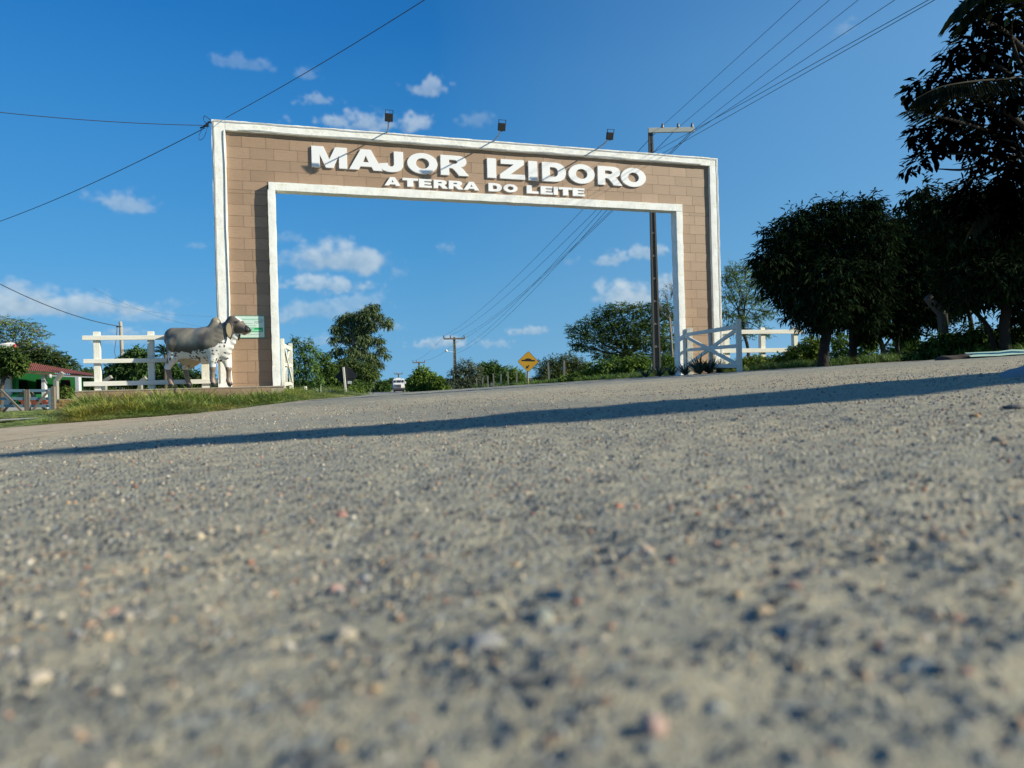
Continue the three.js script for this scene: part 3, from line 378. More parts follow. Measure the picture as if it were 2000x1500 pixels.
// notice board on the left leg
{
  const b = thing('notice_board', 'pale green and white public works notice board on the left leg behind the cow', 'notice board', ...inArch(0.72, 1.53, -0.088));
  mesh('backing', box(0.7, 0.535, 0.012), std(0.12, 0.16, 0.13, 0.6), b);
  const cv = document.createElement('canvas'); cv.width = 690; cv.height = 520; const c = cv.getContext('2d');
  c.fillStyle = '#cfe6d8'; c.fillRect(0, 0, 690, 520); c.strokeStyle = '#9fcdb4'; c.lineWidth = 10; c.strokeRect(5, 5, 680, 510);
  const smear = (x, y, w, h, n, color) => { c.fillStyle = color; let k = x; const R = rng(n); while (k < x + w) { const l = 4 + R() * 7; c.fillRect(k, y + R() * 2, l, h); k += l + 2 + R() * 3; } };
  smear(60, 66, 500, 30, 1, '#7cc0a0'); smear(575, 62, 70, 8, 2, '#55665c'); smear(585, 92, 80, 12, 3, '#3c4c44'); smear(460, 128, 205, 10, 4, '#46524c'); smear(460, 152, 175, 9, 5, '#46524c'); smear(460, 177, 85, 9, 6, '#46524c'); smear(120, 172, 300, 10, 7, '#4a5a50');
  c.fillStyle = '#7fa58f'; c.font = 'bold 46px sans-serif'; c.fillText('CONSTRUÇÃO', 205, 250);
  c.fillStyle = '#16a860'; c.fillRect(30, 280, 625, 105); smear(60, 300, 390, 24, 8, '#d9f2e4'); smear(60, 335, 560, 26, 9, '#d9f2e4');
  smear(60, 405, 590, 9, 10, '#7ca890'); smear(60, 448, 520, 10, 11, '#3f4f47');
  const t = new THREE.CanvasTexture(cv); t.colorSpace = THREE.SRGBColorSpace; mesh('panel', new THREE.PlaneGeometry(0.675, 0.51).translate(0, 0, 0.0075), new THREE.MeshStandardMaterial({ map: t, roughness: 0.4 }), b);
  mesh('rim', merge([box(0.71, 0.014, 0.02, 0, 0.265, 0.002), box(0.71, 0.014, 0.02, 0, -0.265, 0.002), box(0.014, 0.516, 0.02, -0.348, 0, 0.002), box(0.014, 0.516, 0.02, 0.348, 0, 0.002)]), std(0.16, 0.24, 0.2, 0.5), b);
}
// plinth under the cow and the left leg
{
  const p = thing('plinth', 'low plinth faced with brown tiles under the cow statue and the left leg', 'plinth', ...inArch(-0.62, 0.1, 0.4)), ou = -0.62, R = rng(33);
  mesh('body', box(4.16, 0.9, 1.17, -0.01, -0.455, 0.0), M.grout, p); mesh('top', rbox(4.2, 0.03, 1.22, 0, -0.012, 0, 0.006), std(0.36, 0.3, 0.24, 0.9, { bumpMap: plasterBump, bumpScale: 0.003 }), p);
  for (let r = 0; r < 3; r++) { const t = -0.03 - r * 0.267; for (let u = -2.1 - (r % 2) * 0.18; u < 1.8; u += 0.545) { const a = Math.max(-2.09, u), b = Math.min(1.8, u + 0.545); if (b - a > 0.02) tileRect(p, a, b, t - 0.267, t, 0.594, R); } }
  mesh('bare_end', box(0.28, 0.85, 1.18, 1.945, -0.46, 0.002), std(0.42, 0.34, 0.25, 0.95), p);
}
// white rail fences left and right of the arch
function fence(label, u0, u1, rails, posts, n, base) {
  const f = thing('rail_fence', label, 'fence', ...inArch((u0 + u1) / 2, base, n), 'white rail fences beside the arch'), ou = (u0 + u1) / 2;
  for (const [a, b, lo, hi] of rails) mesh('rail', rbox(b - a, hi - lo, 0.06, (a + b) / 2 - ou, (lo + hi) / 2 - base, 0.07, 0.006), M.fence, f);
  posts.forEach(([u, w, lo, hi], k) => { mesh('post', rbox(w, hi - lo, 0.13, 0, 0, 0, 0.008).rotateZ((hash2(k, 4) - 0.5) * 0.016).translate(u - ou, (lo + hi) / 2 - base, -0.028), M.fence, f); });
}
fence('white three rail fence on the plinth behind the cow statue', -2.8, -0.02, [[-2.8, -0.02, 1.235, 1.338], [-2.79, -0.02, 0.715, 0.812], [-2.8, -0.02, 0.203, 0.307]], [[-2.53, 0.135, 0.08, 1.43], [-1.43, 0.135, 0.08, 1.435], [-0.28, 0.17, 0.08, 1.43]], -0.15, 0.1);
fence('white two rail fence among bushes right of the arch', 13.66, 16.51, [[13.66, 16.51, 1.287, 1.41], [13.66, 15.9, 0.735, 0.86]], [[13.87, 0.17, -0.1, 1.48], [15.11, 0.16, -0.1, 1.48], [16.28, 0.15, -0.1, 1.48]], -0.15, 0);
// gates swung open, left and right
function gate(label, hinge, end, h, rise) {
  const g = thing('field_gate', label, 'gate', hinge), d = end.clone().sub(hinge), L = Math.hypot(d.x, d.z); g.rotation.y = Math.atan2(-d.z, d.x);
  const s = d.y / L, q = (x, y) => V(x, y + s * x, 0), b = (a, c, w, t = 0.045, nm = 'rail', z = 0) => mesh(nm, bar(a, c, w, t, V(0, 1, 0), 0.005).translate(0, 0, z), M.fence, g);
  mesh('stile', rbox(0.09, h * 1.06, 0.09, 0.02, h * 0.53, 0, 0.006), M.fence, g); mesh('stile', rbox(0.09, h + rise + 0.06, 0.11, L, d.y + (h + rise) / 2 - 0.03, 0, 0.006), M.fence, g);
  b(q(0.06, h * 0.93), q(L, h * 0.93), 0.1); b(q(0.06, h * 0.52), q(L, h * 0.52), 0.085); b(q(0.06, 0.1), q(L, 0.1), 0.09);
  mesh('stile', rbox(0.1, h * 0.85, 0.05, L / 2, s * L / 2 + h * 0.51, -0.028, 0.005), M.fence, g);
  b(q(0.1, h * 0.9), q(L - 0.08, 0.14), 0.09, 0.04, 'brace', 0.032); b(q(0.1, 0.14), q(L - 0.08, h * 0.9), 0.09, 0.04, 'brace', -0.034);
}
gate('white gate swung open towards us at the right leg, its near side in shade', V(4.97, 0.34, -20.75), V(5.14, 0.23, -16.4), 1.06, 0.1);
gate('white gate swung open away from us behind the left leg', V(-5.58, 0.1, -17.75), V(-6.25, 0.15, -20.6), 1.15, 0.08);
mesh('gate_post', rbox(0.16, 1.5, 0.14, 0, 0.75, 0, 0.01), M.fence).position.copy(AW(12.47, -0.05, 0.12)); tag(scene.children.at(-1), 'white square post that the right gate hangs on', 'post');
// ---------------------------------------------------------------- cow statue
{
  const W = { x: 1, y: 1, z: 1 }, cow = thing('cow_statue', 'life size painted statue of a humped grey and white dairy cow with long ears', 'statue', ...inArch(-0.3, 0.115, 0.5)); cow.rotation.y = TURN - 0.47; cow.scale.setScalar(1.0);
  const B = [[[-0.62, 1.12, 0.0], [-0.3, 1.0, 0], 0.25, 0.32], [[-0.38, 0.95, 0], [0.3, 0.945, 0], 0.35, 0.375], [[0.2, 1.02, 0], [0.5, 0.98, 0], 0.33, 0.26], [[-0.66, 1.22, 0.1], [-0.3, 1.22, 0.08], 0.1, 0.1], [[-0.66, 1.22, -0.1], [-0.3, 1.22, -0.08], 0.1, 0.1], [[-0.55, 1.24, 0], [0.3, 1.24, 0], 0.08, 0.09]];
  const Lg = [];
  for (const s of [-1, 1]) { const fx = s * -0.095;
    Lg.push([[-0.52, 0.95, s * 0.17], [-0.5 + fx * 0.5, 0.7, s * 0.19], 0.2, 0.13], [[-0.5 + fx * 0.5, 0.7, s * 0.19], [-0.62 + fx, 0.47, s * 0.18], 0.12, 0.065], [[-0.62 + fx, 0.47, s * 0.18], [-0.56 + fx, 0.16, s * 0.18], 0.058, 0.046], [[-0.56 + fx, 0.16, s * 0.18], [-0.52 + fx, 0.06, s * 0.18], 0.05, 0.06]);
    Lg.push([[0.42, 0.9, s * 0.16], [0.44 + fx * 0.6, 0.62, s * 0.17], 0.17, 0.1], [[0.44 + fx * 0.6, 0.62, s * 0.17], [0.47 + fx, 0.4, s * 0.165], 0.085, 0.06], [[0.47 + fx, 0.4, s * 0.165], [0.46 + fx, 0.14, s * 0.165], 0.054, 0.046], [[0.46 + fx, 0.14, s * 0.165], [0.49 + fx, 0.06, s * 0.165], 0.05, 0.058]); }
  const HZ = -0.04, f = (x, y, z) => {
    let d = 9; for (const [a, b, ra, rb] of B) d = smin(d, capsule(x, y, z * 1.05, a, b, ra, rb), 0.09);
    d = smin(d, capsule(x, y, z, [0.35, 1.34, 0], [0.38, 1.46, 0], 0.14, 0.105), 0.06);                                     // hump
    d = smin(d, capsule(x, y, z, [0.44, 1.1, 0], [0.74, 1.36, -0.02], 0.26, 0.15), 0.1);                               // neck
    const fold = 0.012 * Math.sin(y * 46 + x * 24); d = smin(d, capsule(x, y, z * 2.1, [0.5, 0.8, 0], [0.8, 1.16, -0.03], 0.23 + fold, 0.12 + fold), 0.06);  // dewlap
    d = smin(d, capsule(x, y, z * 1.8, [0.55, 0.72, 0], [0.35, 0.7, 0], 0.12, 0.12), 0.06);
    d = smin(d, capsule(x, y, z, [0.78, 1.455, -0.02], [0.9, 1.39, -0.05], 0.135, 0.125), 0.05);                            // skull
    d = smin(d, capsule(x, y, z, [0.92, 1.37, -0.05], [1.09, 1.265, HZ], 0.115, 0.078), 0.04);                            // face
    d = smin(d, capsule(x, y, z, [1.09, 1.262, HZ], [1.125, 1.24, HZ - 0.005], 0.078, 0.07), 0.03);                        // muzzle
    d = smin(d, capsule(x, y, z, [0.88, 1.3, -0.04], [1.04, 1.19, HZ], 0.09, 0.05), 0.04);                                  // jaw
    for (const [a, b, ra, rb] of Lg) d = smin(d, capsule(x, y, z, a, b, ra, rb), 0.035);
    d = smin(d, Math.hypot((x + 0.28) / 1.5, (y - 0.62) * 1.05, z * 1.0) - 0.165, 0.05);                                  // udder
    d = smin(d, capsule(x, y, z * 1.6, [-0.3, 0.66, 0], [0.38, 0.68, 0], 0.08, 0.12), 0.09);                                // belly fold
    for (const [tx, tz] of [[-0.36, 0.07], [-0.24, 0.07], [-0.36, -0.07], [-0.24, -0.07]]) d = smin(d, capsule(x, y, z, [tx, 0.52, tz], [tx, 0.42, tz], 0.026, 0.018), 0.015);
    d = smin(d, capsule(x, y, z, [-0.8, 1.2, 0], [-0.8, 0.7, 0.01], 0.04, 0.026), 0.05);
    return d;
  };
  const R = rng(8), spots = []; for (let i = 0; i < 150; i++) spots.push([lerp(-0.75, 0.95, R()), lerp(0.5, 1.15, R()), R() < 0.5 ? 1 : -1, 0.012 + R() * 0.009]);
  for (let i = 0; i < 90; i++) spots.push([lerp(-0.6, 0.55, R()), lerp(0.58, 0.84, R()), i % 2 ? 1 : -1, 0.016 + R() * 0.008]); const mixc = (a, b, t) => a.map((v, k) => lerp(v, b[k], t));
  const grey = [0.155, 0.14, 0.11], dark = [0.05, 0.04, 0.035], tan = [0.5, 0.36, 0.19], whit = [0.72, 0.72, 0.7], light = [0.29, 0.26, 0.19];
  const colorOf = (x, y, z, nx, ny, nz) => {
    const wob = 0.03 * Math.sin(x * 19) + 0.02 * Math.sin(x * 43 + 1);
    let c = mixc(grey, light, smooth(0.25, 0.7, fbm(x * 3.2 + 4, y * 3.5 + 1, 3, 6)) * smooth(0.8, 1.1, y)); c = mixc(c, [0.36, 0.32, 0.22], 0.55 * Math.exp(-(((x + 0.1) / 0.16) ** 2) - (((y - 1.05) / 0.13) ** 2))); c = c.map((v) => v * (0.8 + 0.4 * fbm(x * 16, y * 16 + z * 9, 3, 27))); c = mixc(c, dark, smooth(1.02, 0.8, y) * 0.75); c = mixc(c, dark, 0.6 * smooth(0.14, 0.02, Math.abs(x - 0.22)) * smooth(1.25, 1.1, y)); c = mixc(c, dark, 0.5 * smooth(0.1, 0.0, Math.abs(x + 0.42)) * smooth(1.25, 1.1, y));
    const line = lerp(0.785, 0.84, smooth(-0.2, 0.5, x)) + (x > 0.45 ? (x - 0.45) * 0.9 : 0) + (x < -0.35 ? 0.02 : 0) + wob * 0.6;
    const leg = y < 0.5;
    if (y < line && x < 1.02 && !(x > 0.72 && y > 1.18)) { c = whit.map((v) => v * (0.86 + 0.22 * fbm(x * 14, y * 11 + z * 9, 3, 3))); for (const [sx, sy, sz, r] of spots) if ((Math.abs(nx) < 0.7 || sx > 0.55) && Math.hypot(Math.abs(nx) > 0.7 ? (z - sz * 0.12 - sx * 0.08) : x - sx, y - sy) < r && z * sz > -0.02) c = [0.03, 0.03, 0.035]; }
    if (Math.hypot((x + 0.28) / 1.45, y - 0.6, z) < 0.2 && y < 0.65) c = Math.hypot((x + 0.33), (y - 0.62)) < 0.012 ? dark : tan;
    if (x < -0.62 && y > 0.55) c = mixc(grey, dark, 0.3);
    if (leg && Math.abs(z) > 0.09) { c = mixc([0.26, 0.19, 0.14], dark, 0.35 * smooth(0.1, 0.4, y)); if (x < -0.3 && y > 0.42) c = whit; if (x > 0 && y > 0.44) c = whit; }
    if (y < 0.09) c = [0.03, 0.03, 0.035];
    if (x > 0.74 && y > 1.18) { c = mixc([0.15, 0.12, 0.1], grey, smooth(1.3, 1.5, y)); if (y > 1.39 - (x - 0.92) * 0.55 && x > 0.86 && x < 1.0 && Math.abs(z + 0.05) < 0.07) c = [0.78, 0.77, 0.74]; if (x < 0.9 && y > 1.42 && y < 1.54 && z > 0.03) c = mixc(c, dark, 0.4); }
    if (x > 0.58 && x < 0.86 && y > 1.16) c = mixc(c, dark, 0.75 * Math.exp(-(((x - 0.74) / 0.09) ** 2)) * smooth(1.16, 1.26, y)); if (x > 0.5 && x < 0.8 && y > 0.95 && c !== whit) c = c.map((v) => v * (0.75 + 0.25 * smooth(-0.4, 0.6, Math.sin((y + x * 0.4) * 60)))); { const ed = Math.hypot((x - 0.915) / 1.5, y - 1.427); if (ed < 0.04 && Math.abs(z + 0.045) > 0.06) c = mixc(c, [0.015, 0.012, 0.01], 0.85 * smooth(0.04, 0.025, ed)); } if (x > 1.095 && y > 1.2) c = [0.018, 0.018, 0.02]; if (x > 1.03 && y < 1.2) c = [0.34, 0.22, 0.16];
    return c;
  };
  mesh('body', nets([-1.0, -0.02, -0.46], [1.34, 1.68, 0.46], 0.0125, f, colorOf), new THREE.MeshStandardMaterial({ vertexColors: true, roughness: 0.45 }), cow);
  const ear = (s) => { const sh = new THREE.Shape(); sh.moveTo(0, 0); sh.bezierCurveTo(0.1, -0.05, 0.12, -0.3, 0.03, -0.42); sh.bezierCurveTo(-0.09, -0.32, -0.1, -0.06, 0, 0); const g = new THREE.ExtrudeGeometry(sh, { depth: 0.012, bevelEnabled: true, bevelThickness: 0.008, bevelSize: 0.008, bevelSegments: 1, curveSegments: 8 }); const e = mesh('ear', g, std(0.06, 0.05, 0.045, 0.5), cow); const inner = mesh('inner_ear', new THREE.ShapeGeometry(sh, 8).scale(0.78, 0.82, 1).translate(0.002, -0.045, 0.022), std(0.58, 0.45, 0.25, 0.55), e); e.position.set(0.77, 1.46, s > 0 ? 0.125 : -0.17); e.rotation.set(s > 0 ? -0.12 : 0.25, s > 0 ? 0.25 : Math.PI - 0.2, s > 0 ? 0.06 : -0.05); };
  ear(1); ear(-1);
  for (const s of [-1, 1]) { const e = mesh('eye', new THREE.SphereGeometry(0.022, 12, 8).scale(1.5, 0.8, 0.7), M.black, cow); e.position.set(0.915, 1.425, -0.045 + s * 0.106); const nn = mesh('nostril', new THREE.SphereGeometry(0.014, 8, 6), M.black, cow); nn.position.set(1.19, 1.255, -0.045 + s * 0.032); }
}
// ---------------------------------------------------------------- utility poles and wires
function poleGeo(h, w0, w1, d0, d1, panels) {           // double-T concrete pole with open panels
  const g = [], side = (s) => bar(V(s * w0 / 2, -0.6, 0), V(s * w1 / 2, h, 0), 0.001, 0.001);
  const flange = (s) => { const b = new THREE.BoxGeometry(0.06, 1, 1, 1, 12, 1), p = b.attributes.position; for (let i = 0; i < p.count; i++) { const t = p.getY(i) + 0.5; p.setXYZ(i, p.getX(i) + s * (lerp(w0, w1, t) / 2 - 0.03), t * (h + 0.6) - 0.6, p.getZ(i) * lerp(d0, d1, t)); } b.computeVertexNormals(); return b; };
  const web = new THREE.BoxGeometry(1, 1, 0.05, 1, 12, 1), p = web.attributes.position; for (let i = 0; i < p.count; i++) { const t = p.getY(i) + 0.5; p.setXYZ(i, p.getX(i) * (lerp(w0, w1, t) - 0.12), t * (h + 0.6) - 0.6, p.getZ(i) - 0.02); } web.computeVertexNormals();
  const ribs = []; for (let i = 0; i < panels; i++) { const y = 0.3 + (i / panels) * h; ribs.push(box(lerp(w0, w1, y / h) - 0.1, 0.07, lerp(d0, d1, y / h) * 0.8, 0, y, 0)); }
  return { flanges: [flange(-1), flange(1)], web, ribs: merge(ribs) };
}
function utilityPole(label, base, h, s, turn, arms, dark) {
  const t = thing('utility_pole', label, 'utility pole', base, turn, 'utility poles along the road'), g = poleGeo(h, 0.36 * s, 0.19 * s, 0.26 * s, 0.15 * s, 11);
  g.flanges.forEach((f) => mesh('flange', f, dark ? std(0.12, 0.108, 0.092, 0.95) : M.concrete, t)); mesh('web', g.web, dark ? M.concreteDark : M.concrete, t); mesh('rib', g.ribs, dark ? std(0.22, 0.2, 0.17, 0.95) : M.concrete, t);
  for (const [y, x0, x1, ins] of arms) {
    const a = mesh('crossarm', rbox(x1 - x0, dark ? 0.17 : 0.13 * s, 0.1 * s, (x0 + x1) / 2, y, 0.1 * s, 0.01), dark ? std(0.5, 0.52, 0.47, 0.9) : M.concreteDark, t);
    for (const x of ins) mesh('insulator', new THREE.LatheGeometry([[0.02, 0], [0.05, 0.0], [0.055, 0.04], [0.07, 0.06], [0.05, 0.1], [0.068, 0.13], [0.045, 0.17], [0.05, 0.2], [0.02, 0.24], [0, 0.25]].map(([a2, b]) => new THREE.Vector2(a2 * s, b * s)), 10), std(0.16, 0.16, 0.18, 0.35), a).position.set(x, y + 0.065 * s, 0.1 * s);
  }
  return t;
}
const p1 = P(1283, 725, 26); p1.y = gy(p1.x, 26) - 0.05;
const top1 = P(1268, 251, 26).y - p1.y;
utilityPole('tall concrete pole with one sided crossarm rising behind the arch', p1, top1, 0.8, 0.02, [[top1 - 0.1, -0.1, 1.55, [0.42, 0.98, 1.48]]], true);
const far = [[887, 658, 118, 'concrete pole with straight crossarm and a street lamp left of the yellow sign', 2.0], [818, 706, 205, 'distant concrete pole in front of the round green trees beside the truck', 2.3], [778, 729, 300, 'farthest tiny pole rising just behind the truck', 2.6]];
const farTops = far.map(([px, py, Z, label, s]) => { const t = P(px, py, Z), b = V(t.x, Math.min(gy(t.x, Z), -0.6), t.z), h = t.y - b.y, o = utilityPole(label, b, h, s, 0.15, [[h - 0.3, -1.75, 1.75, [-1.65, -0.6, 1.65]]], false); if (Z < 150) { const l = mesh('street_lamp', merge([bar(V(0, h * 0.72, 0.2), V(-1.2, h * 0.74, 0.4), 0.05, 0.05), new THREE.SphereGeometry(0.22, 10, 8).translate(-1.35, h * 0.745, 0.4)]), std(0.75, 0.76, 0.76, 0.4), o); } return t; });
function wire(label, a, b, sag, r = 0.011, group = 'overhead wires along the road') { const m = mesh('overhead_wire', wireGeo(a, b, sag, r), M.wire); return tag(m, label, 'wire', group); }
const beyond = (px, py, Z, a, k) => { const p = P(px, py, Z); return a.clone().lerp(p, k); };
const from1 = [[1289, 250], [1320, 253], [1350, 257], [1349, 262], [1272, 300], [1272, 312]], upTo = [[1560, 0, 17.2], [1616, 0, 17.3], [1672, 0, 17.4], [1742, 0, 15.2], [1806, 0, 13.6], [1818, 0, 13.4]], whichW = ['highest', 'second highest', 'third highest', 'fourth', 'fifth', 'lowest'];
from1.forEach((q, k) => { const a = P(q[0], q[1], 25.95), b = beyond(...upTo[k], a, 2.6); wire(`${whichW[k]} of the six wires running up to the right from the tall pole`, a, b, 0.04, 0.008); });
const down = [[1262, 300, 930, 624], [1268, 300, 942, 620], [1282, 300, 962, 620], [1310, 300, 995, 610], [1350, 290, 1030, 600], [1352, 292, 1050, 595]];
from1.forEach((q, k) => { const a = P(q[0], q[1] + (k > 3 ? 0 : 0), 26.05), tp = farTops[0], b = V(tp.x + [-1.6, -0.6, 1.6, 0.25, 0.2, 0.2][k], tp.y + [0.25, 0.25, 0.25, -0.9, -2.2, -2.7][k], tp.z); wire(`${whichW[k]} of the six wires descending left from the tall pole to the far one`, a, b, [0.9, 1.0, 0.9, 1.0, 1.1, 1.2][k], 0.014); });
for (let k = 0; k < 2; k++) { const a = farTops[0].clone().add(V(k ? 1.6 : -1.6, 0.25, 0)), b = farTops[1].clone().add(V(k ? 1.6 : -1.6, 0.25, 0)); wire(`faint ${k ? 'right' : 'left'} wire between the two farther poles`, a, b, 0.9, 0.02); }
wire('wire from the left top corner of the arch out to the left edge', P(404, 245, 17.0), beyond(0, 212, 15.5, P(404, 245, 17), 1.4), 0.1, 0.008);
wire('wire falling from the left top corner of the arch towards the house', P(400, 250, 17.0), beyond(0, 419, 24, P(400, 250, 17), 1.5), 0.25, 0.011);
wire('wire rising from the arch top up to the right, out of view', P(441, 230, 17.05), beyond(812, 0, 12, P(441, 230, 17.05), 1.5), 0.1, 0.009);
wire('wire from the left edge down to the small pole behind the fence', P(238, 638, 45), beyond(0, 540, 34, P(238, 638, 45), 1.3), 0.5, 0.022);
wire('thin pale wire crossing the clouds above the left fence', P(416, 641, 60), beyond(182, 563, 50, P(416, 641, 60), 1.0), 0.5, 0.007);
wire('second thin pale wire just below it above the left fence', P(416, 618, 62), beyond(182, 586, 52, P(416, 618, 62), 1.0), 0.3, 0.006);
{ // knot of cable and splice on the arch corner
  const k = thing('cable_splice', 'black knot of cables hanging on the left top corner of the arch', 'cable splice', P(405, 244, 17)), R = rng(3), pts = [];
  mesh('clamp', merge([box(0.05, 0.09, 0.05, 0, 0, 0), box(0.04, 0.05, 0.04, -0.03, -0.02, 0.02), box(0.07, 0.03, 0.04, 0.05, 0.06, 0)]), M.black, k);
  mesh('loop', new THREE.TubeGeometry(new THREE.CatmullRomCurve3([V(0, 0.02, 0), V(-0.07, 0.1, 0.02), V(-0.05, 0.2, 0.03), V(0.02, 0.16, 0), V(0.08, 0.1, 0), V(0.03, 0.05, 0.02)]), 30, 0.008, 5), M.black, k);
  mesh('loop', new THREE.TubeGeometry(new THREE.CatmullRomCurve3([V(0, -0.02, 0), V(-0.02, -0.16, 0.02), V(-0.09, -0.32, 0.03), V(-0.18, -0.36, 0.03), V(-0.2, -0.24, 0), V(-0.12, -0.09, 0)]), 30, 0.006, 5), M.black, k);
  mesh('splice', bar(V(-0.17, -0.07, 0), V(-0.05, -0.03, 0), 0.028, 0.028), M.black, k);
}
{ const b = P(240, 762, 45); b.y = gy(b.x, 45); const h = P(237, 628, 45).y - b.y, t = thing('small_pole', 'slim pale wooden pole standing behind the left white fence', 'pole', b); mesh('shaft', limb([V(0, -0.3, 0), V(0.02, h / 2, 0), V(-0.03, h, 0)], 0.14, 0.1, 8, 8), std(0.4, 0.36, 0.3, 0.9), t); mesh('bracket', box(0.3, 0.06, 0.08, -0.12, h - 0.32, 0.05), M.black, t); mesh('drop_cable', new THREE.TubeGeometry(new THREE.CatmullRomCurve3([V(-0.25, h - 0.35, 0), V(-0.3, h - 1, 0.02), V(-0.42, h - 2, 0.02), V(-0.2, h - 2.4, 0), V(0, h - 2.2, 0)]), 24, 0.018, 4), M.wire, t); }

// ---------------------------------------------------------------- signs, truck, posts
{ // speed bump sign
  const Z = 36, c = P(1032, 706.5, Z), b = G(c.x - 0.03, Z), s = thing('warning_sign', 'yellow diamond speed bump warning sign with a small arrow below the bump', 'sign', b, -0.02), r = (P(1053, 707, Z).x - P(1011, 706, Z).x) / 2, cy = c.y - b.y;
  const dia = (k, rr = 0.06) => { const sh = new THREE.Shape(), R2 = r * k; sh.moveTo(-rr, R2 - rr); sh.quadraticCurveTo(0, R2, rr, R2 - rr); sh.lineTo(R2 - rr, rr); sh.quadraticCurveTo(R2, 0, R2 - rr, -rr); sh.lineTo(rr, -R2 + rr); sh.quadraticCurveTo(0, -R2, -rr, -R2 + rr); sh.lineTo(-R2 + rr, -rr); sh.quadraticCurveTo(-R2, 0, -R2 + rr, rr); sh.closePath(); return sh; };
  const roll = -0.05, grp = new THREE.Group(); grp.name = 'board'; grp.position.set(0.02, cy, 0.06); grp.rotation.z = roll; s.add(grp);
  mesh('back_plate', new THREE.ExtrudeGeometry(dia(1), { depth: 0.004, bevelEnabled: false }).translate(0, 0, -0.006), std(0.12, 0.05, 0.02, 0.5), grp); mesh('face', new THREE.ExtrudeGeometry(dia(0.955, 0.055), { depth: 0.004, bevelEnabled: false }), std(0.78, 0.4, 0.025, 0.4), grp);
  const q = r / 0.53, bump = new THREE.Shape(); bump.moveTo(-0.33 * q, 0.02 * q); bump.lineTo(-0.33 * q, 0.09 * q); bump.lineTo(-0.19 * q, 0.09 * q); bump.bezierCurveTo(-0.1 * q, 0.19 * q, 0.1 * q, 0.19 * q, 0.19 * q, 0.09 * q); bump.lineTo(0.33 * q, 0.09 * q); bump.lineTo(0.33 * q, 0.02 * q); bump.closePath();
  mesh('bump_symbol', new THREE.ExtrudeGeometry(bump, { depth: 0.003, bevelEnabled: false }).translate(0, 0, 0.004), M.black, grp);
  const ar = new THREE.Shape(); [[-0.1, -0.34], [0.04, -0.32], [-0.005, -0.28], [0.07, -0.21], [0.02, -0.16], [-0.05, -0.235], [-0.09, -0.2]].forEach(([x, y], i) => (i ? ar.lineTo(x * q, y * q) : ar.moveTo(x * q, y * q))); ar.closePath(); mesh('arrow_symbol', new THREE.ExtrudeGeometry(ar, { depth: 0.003, bevelEnabled: false }).translate(0, 0, 0.004), M.black, grp);
  mesh('post', limb([V(-0.03, -0.3, 0), V(-0.02, cy * 0.5, 0), V(0.02, cy + 0.4, 0)], 0.055, 0.05, 8, 6), std(0.3, 0.24, 0.17, 0.9), s);
}
{ // the back of another sign
  const Z = 27, c = P(672, 735, Z), b = P(676, 775, Z); b.y = gy(b.x, Z) - 0.05; const s = thing('sign_back', 'black back of a large diamond road sign on a white post by the left verge', 'sign', b), r = 0.43, cy = c.y - b.y;
  const g = box(r * 1.42, r * 1.42, 0.02).rotateZ(Math.PI / 4 + 0.04); mesh('board', g.translate(0.02, cy, -0.06), std(0.018, 0.018, 0.024, 0.6), s);
  mesh('post', bar(V(0.02, -0.2, 0), V(-0.07, P(672, 717, Z).y - b.y, 0), 0.065, 0.065, V(0, 0, 1)), M.fence, s); mesh('rail', box(0.66, 0.04, 0.02, 0.02, cy - 0.05, -0.045), std(0.03, 0.03, 0.035, 0.6), s); mesh('plate', box(0.15, 0.1, 0.01, 0.14, P(680, 747, Z).y - b.y, -0.03), std(0.6, 0.66, 0.64, 0.6), s);
  const Z2 = 52, b2 = P(704, 762, Z2); b2.y = gy(b2.x, Z2); const s2 = thing('sign_back', 'smaller dark sign back on a short white post farther along the left verge', 'sign', b2), h2 = P(704, 745, Z2).y - b2.y; mesh('post', box(0.1, h2 + 0.3, 0.1, 0, h2 / 2 - 0.1, 0), M.fence, s2); mesh('board', box(0.5, 0.5, 0.02).rotateZ(0.78).translate(0.06, h2 - 0.25, -0.07), std(0.02, 0.02, 0.026, 0.6), s2);
}
{ const b = P(598, 768, 19.5); b.y = gy(b.x, 19.5); const m = mesh('marker_post', rbox(0.07, 0.42, 0.07, 0, 0.16, 0, 0.01), M.fence); m.position.copy(b); m.rotation.z = 0.05; tag(m, 'short white marker post in the grass between the spiky plants', 'post'); }
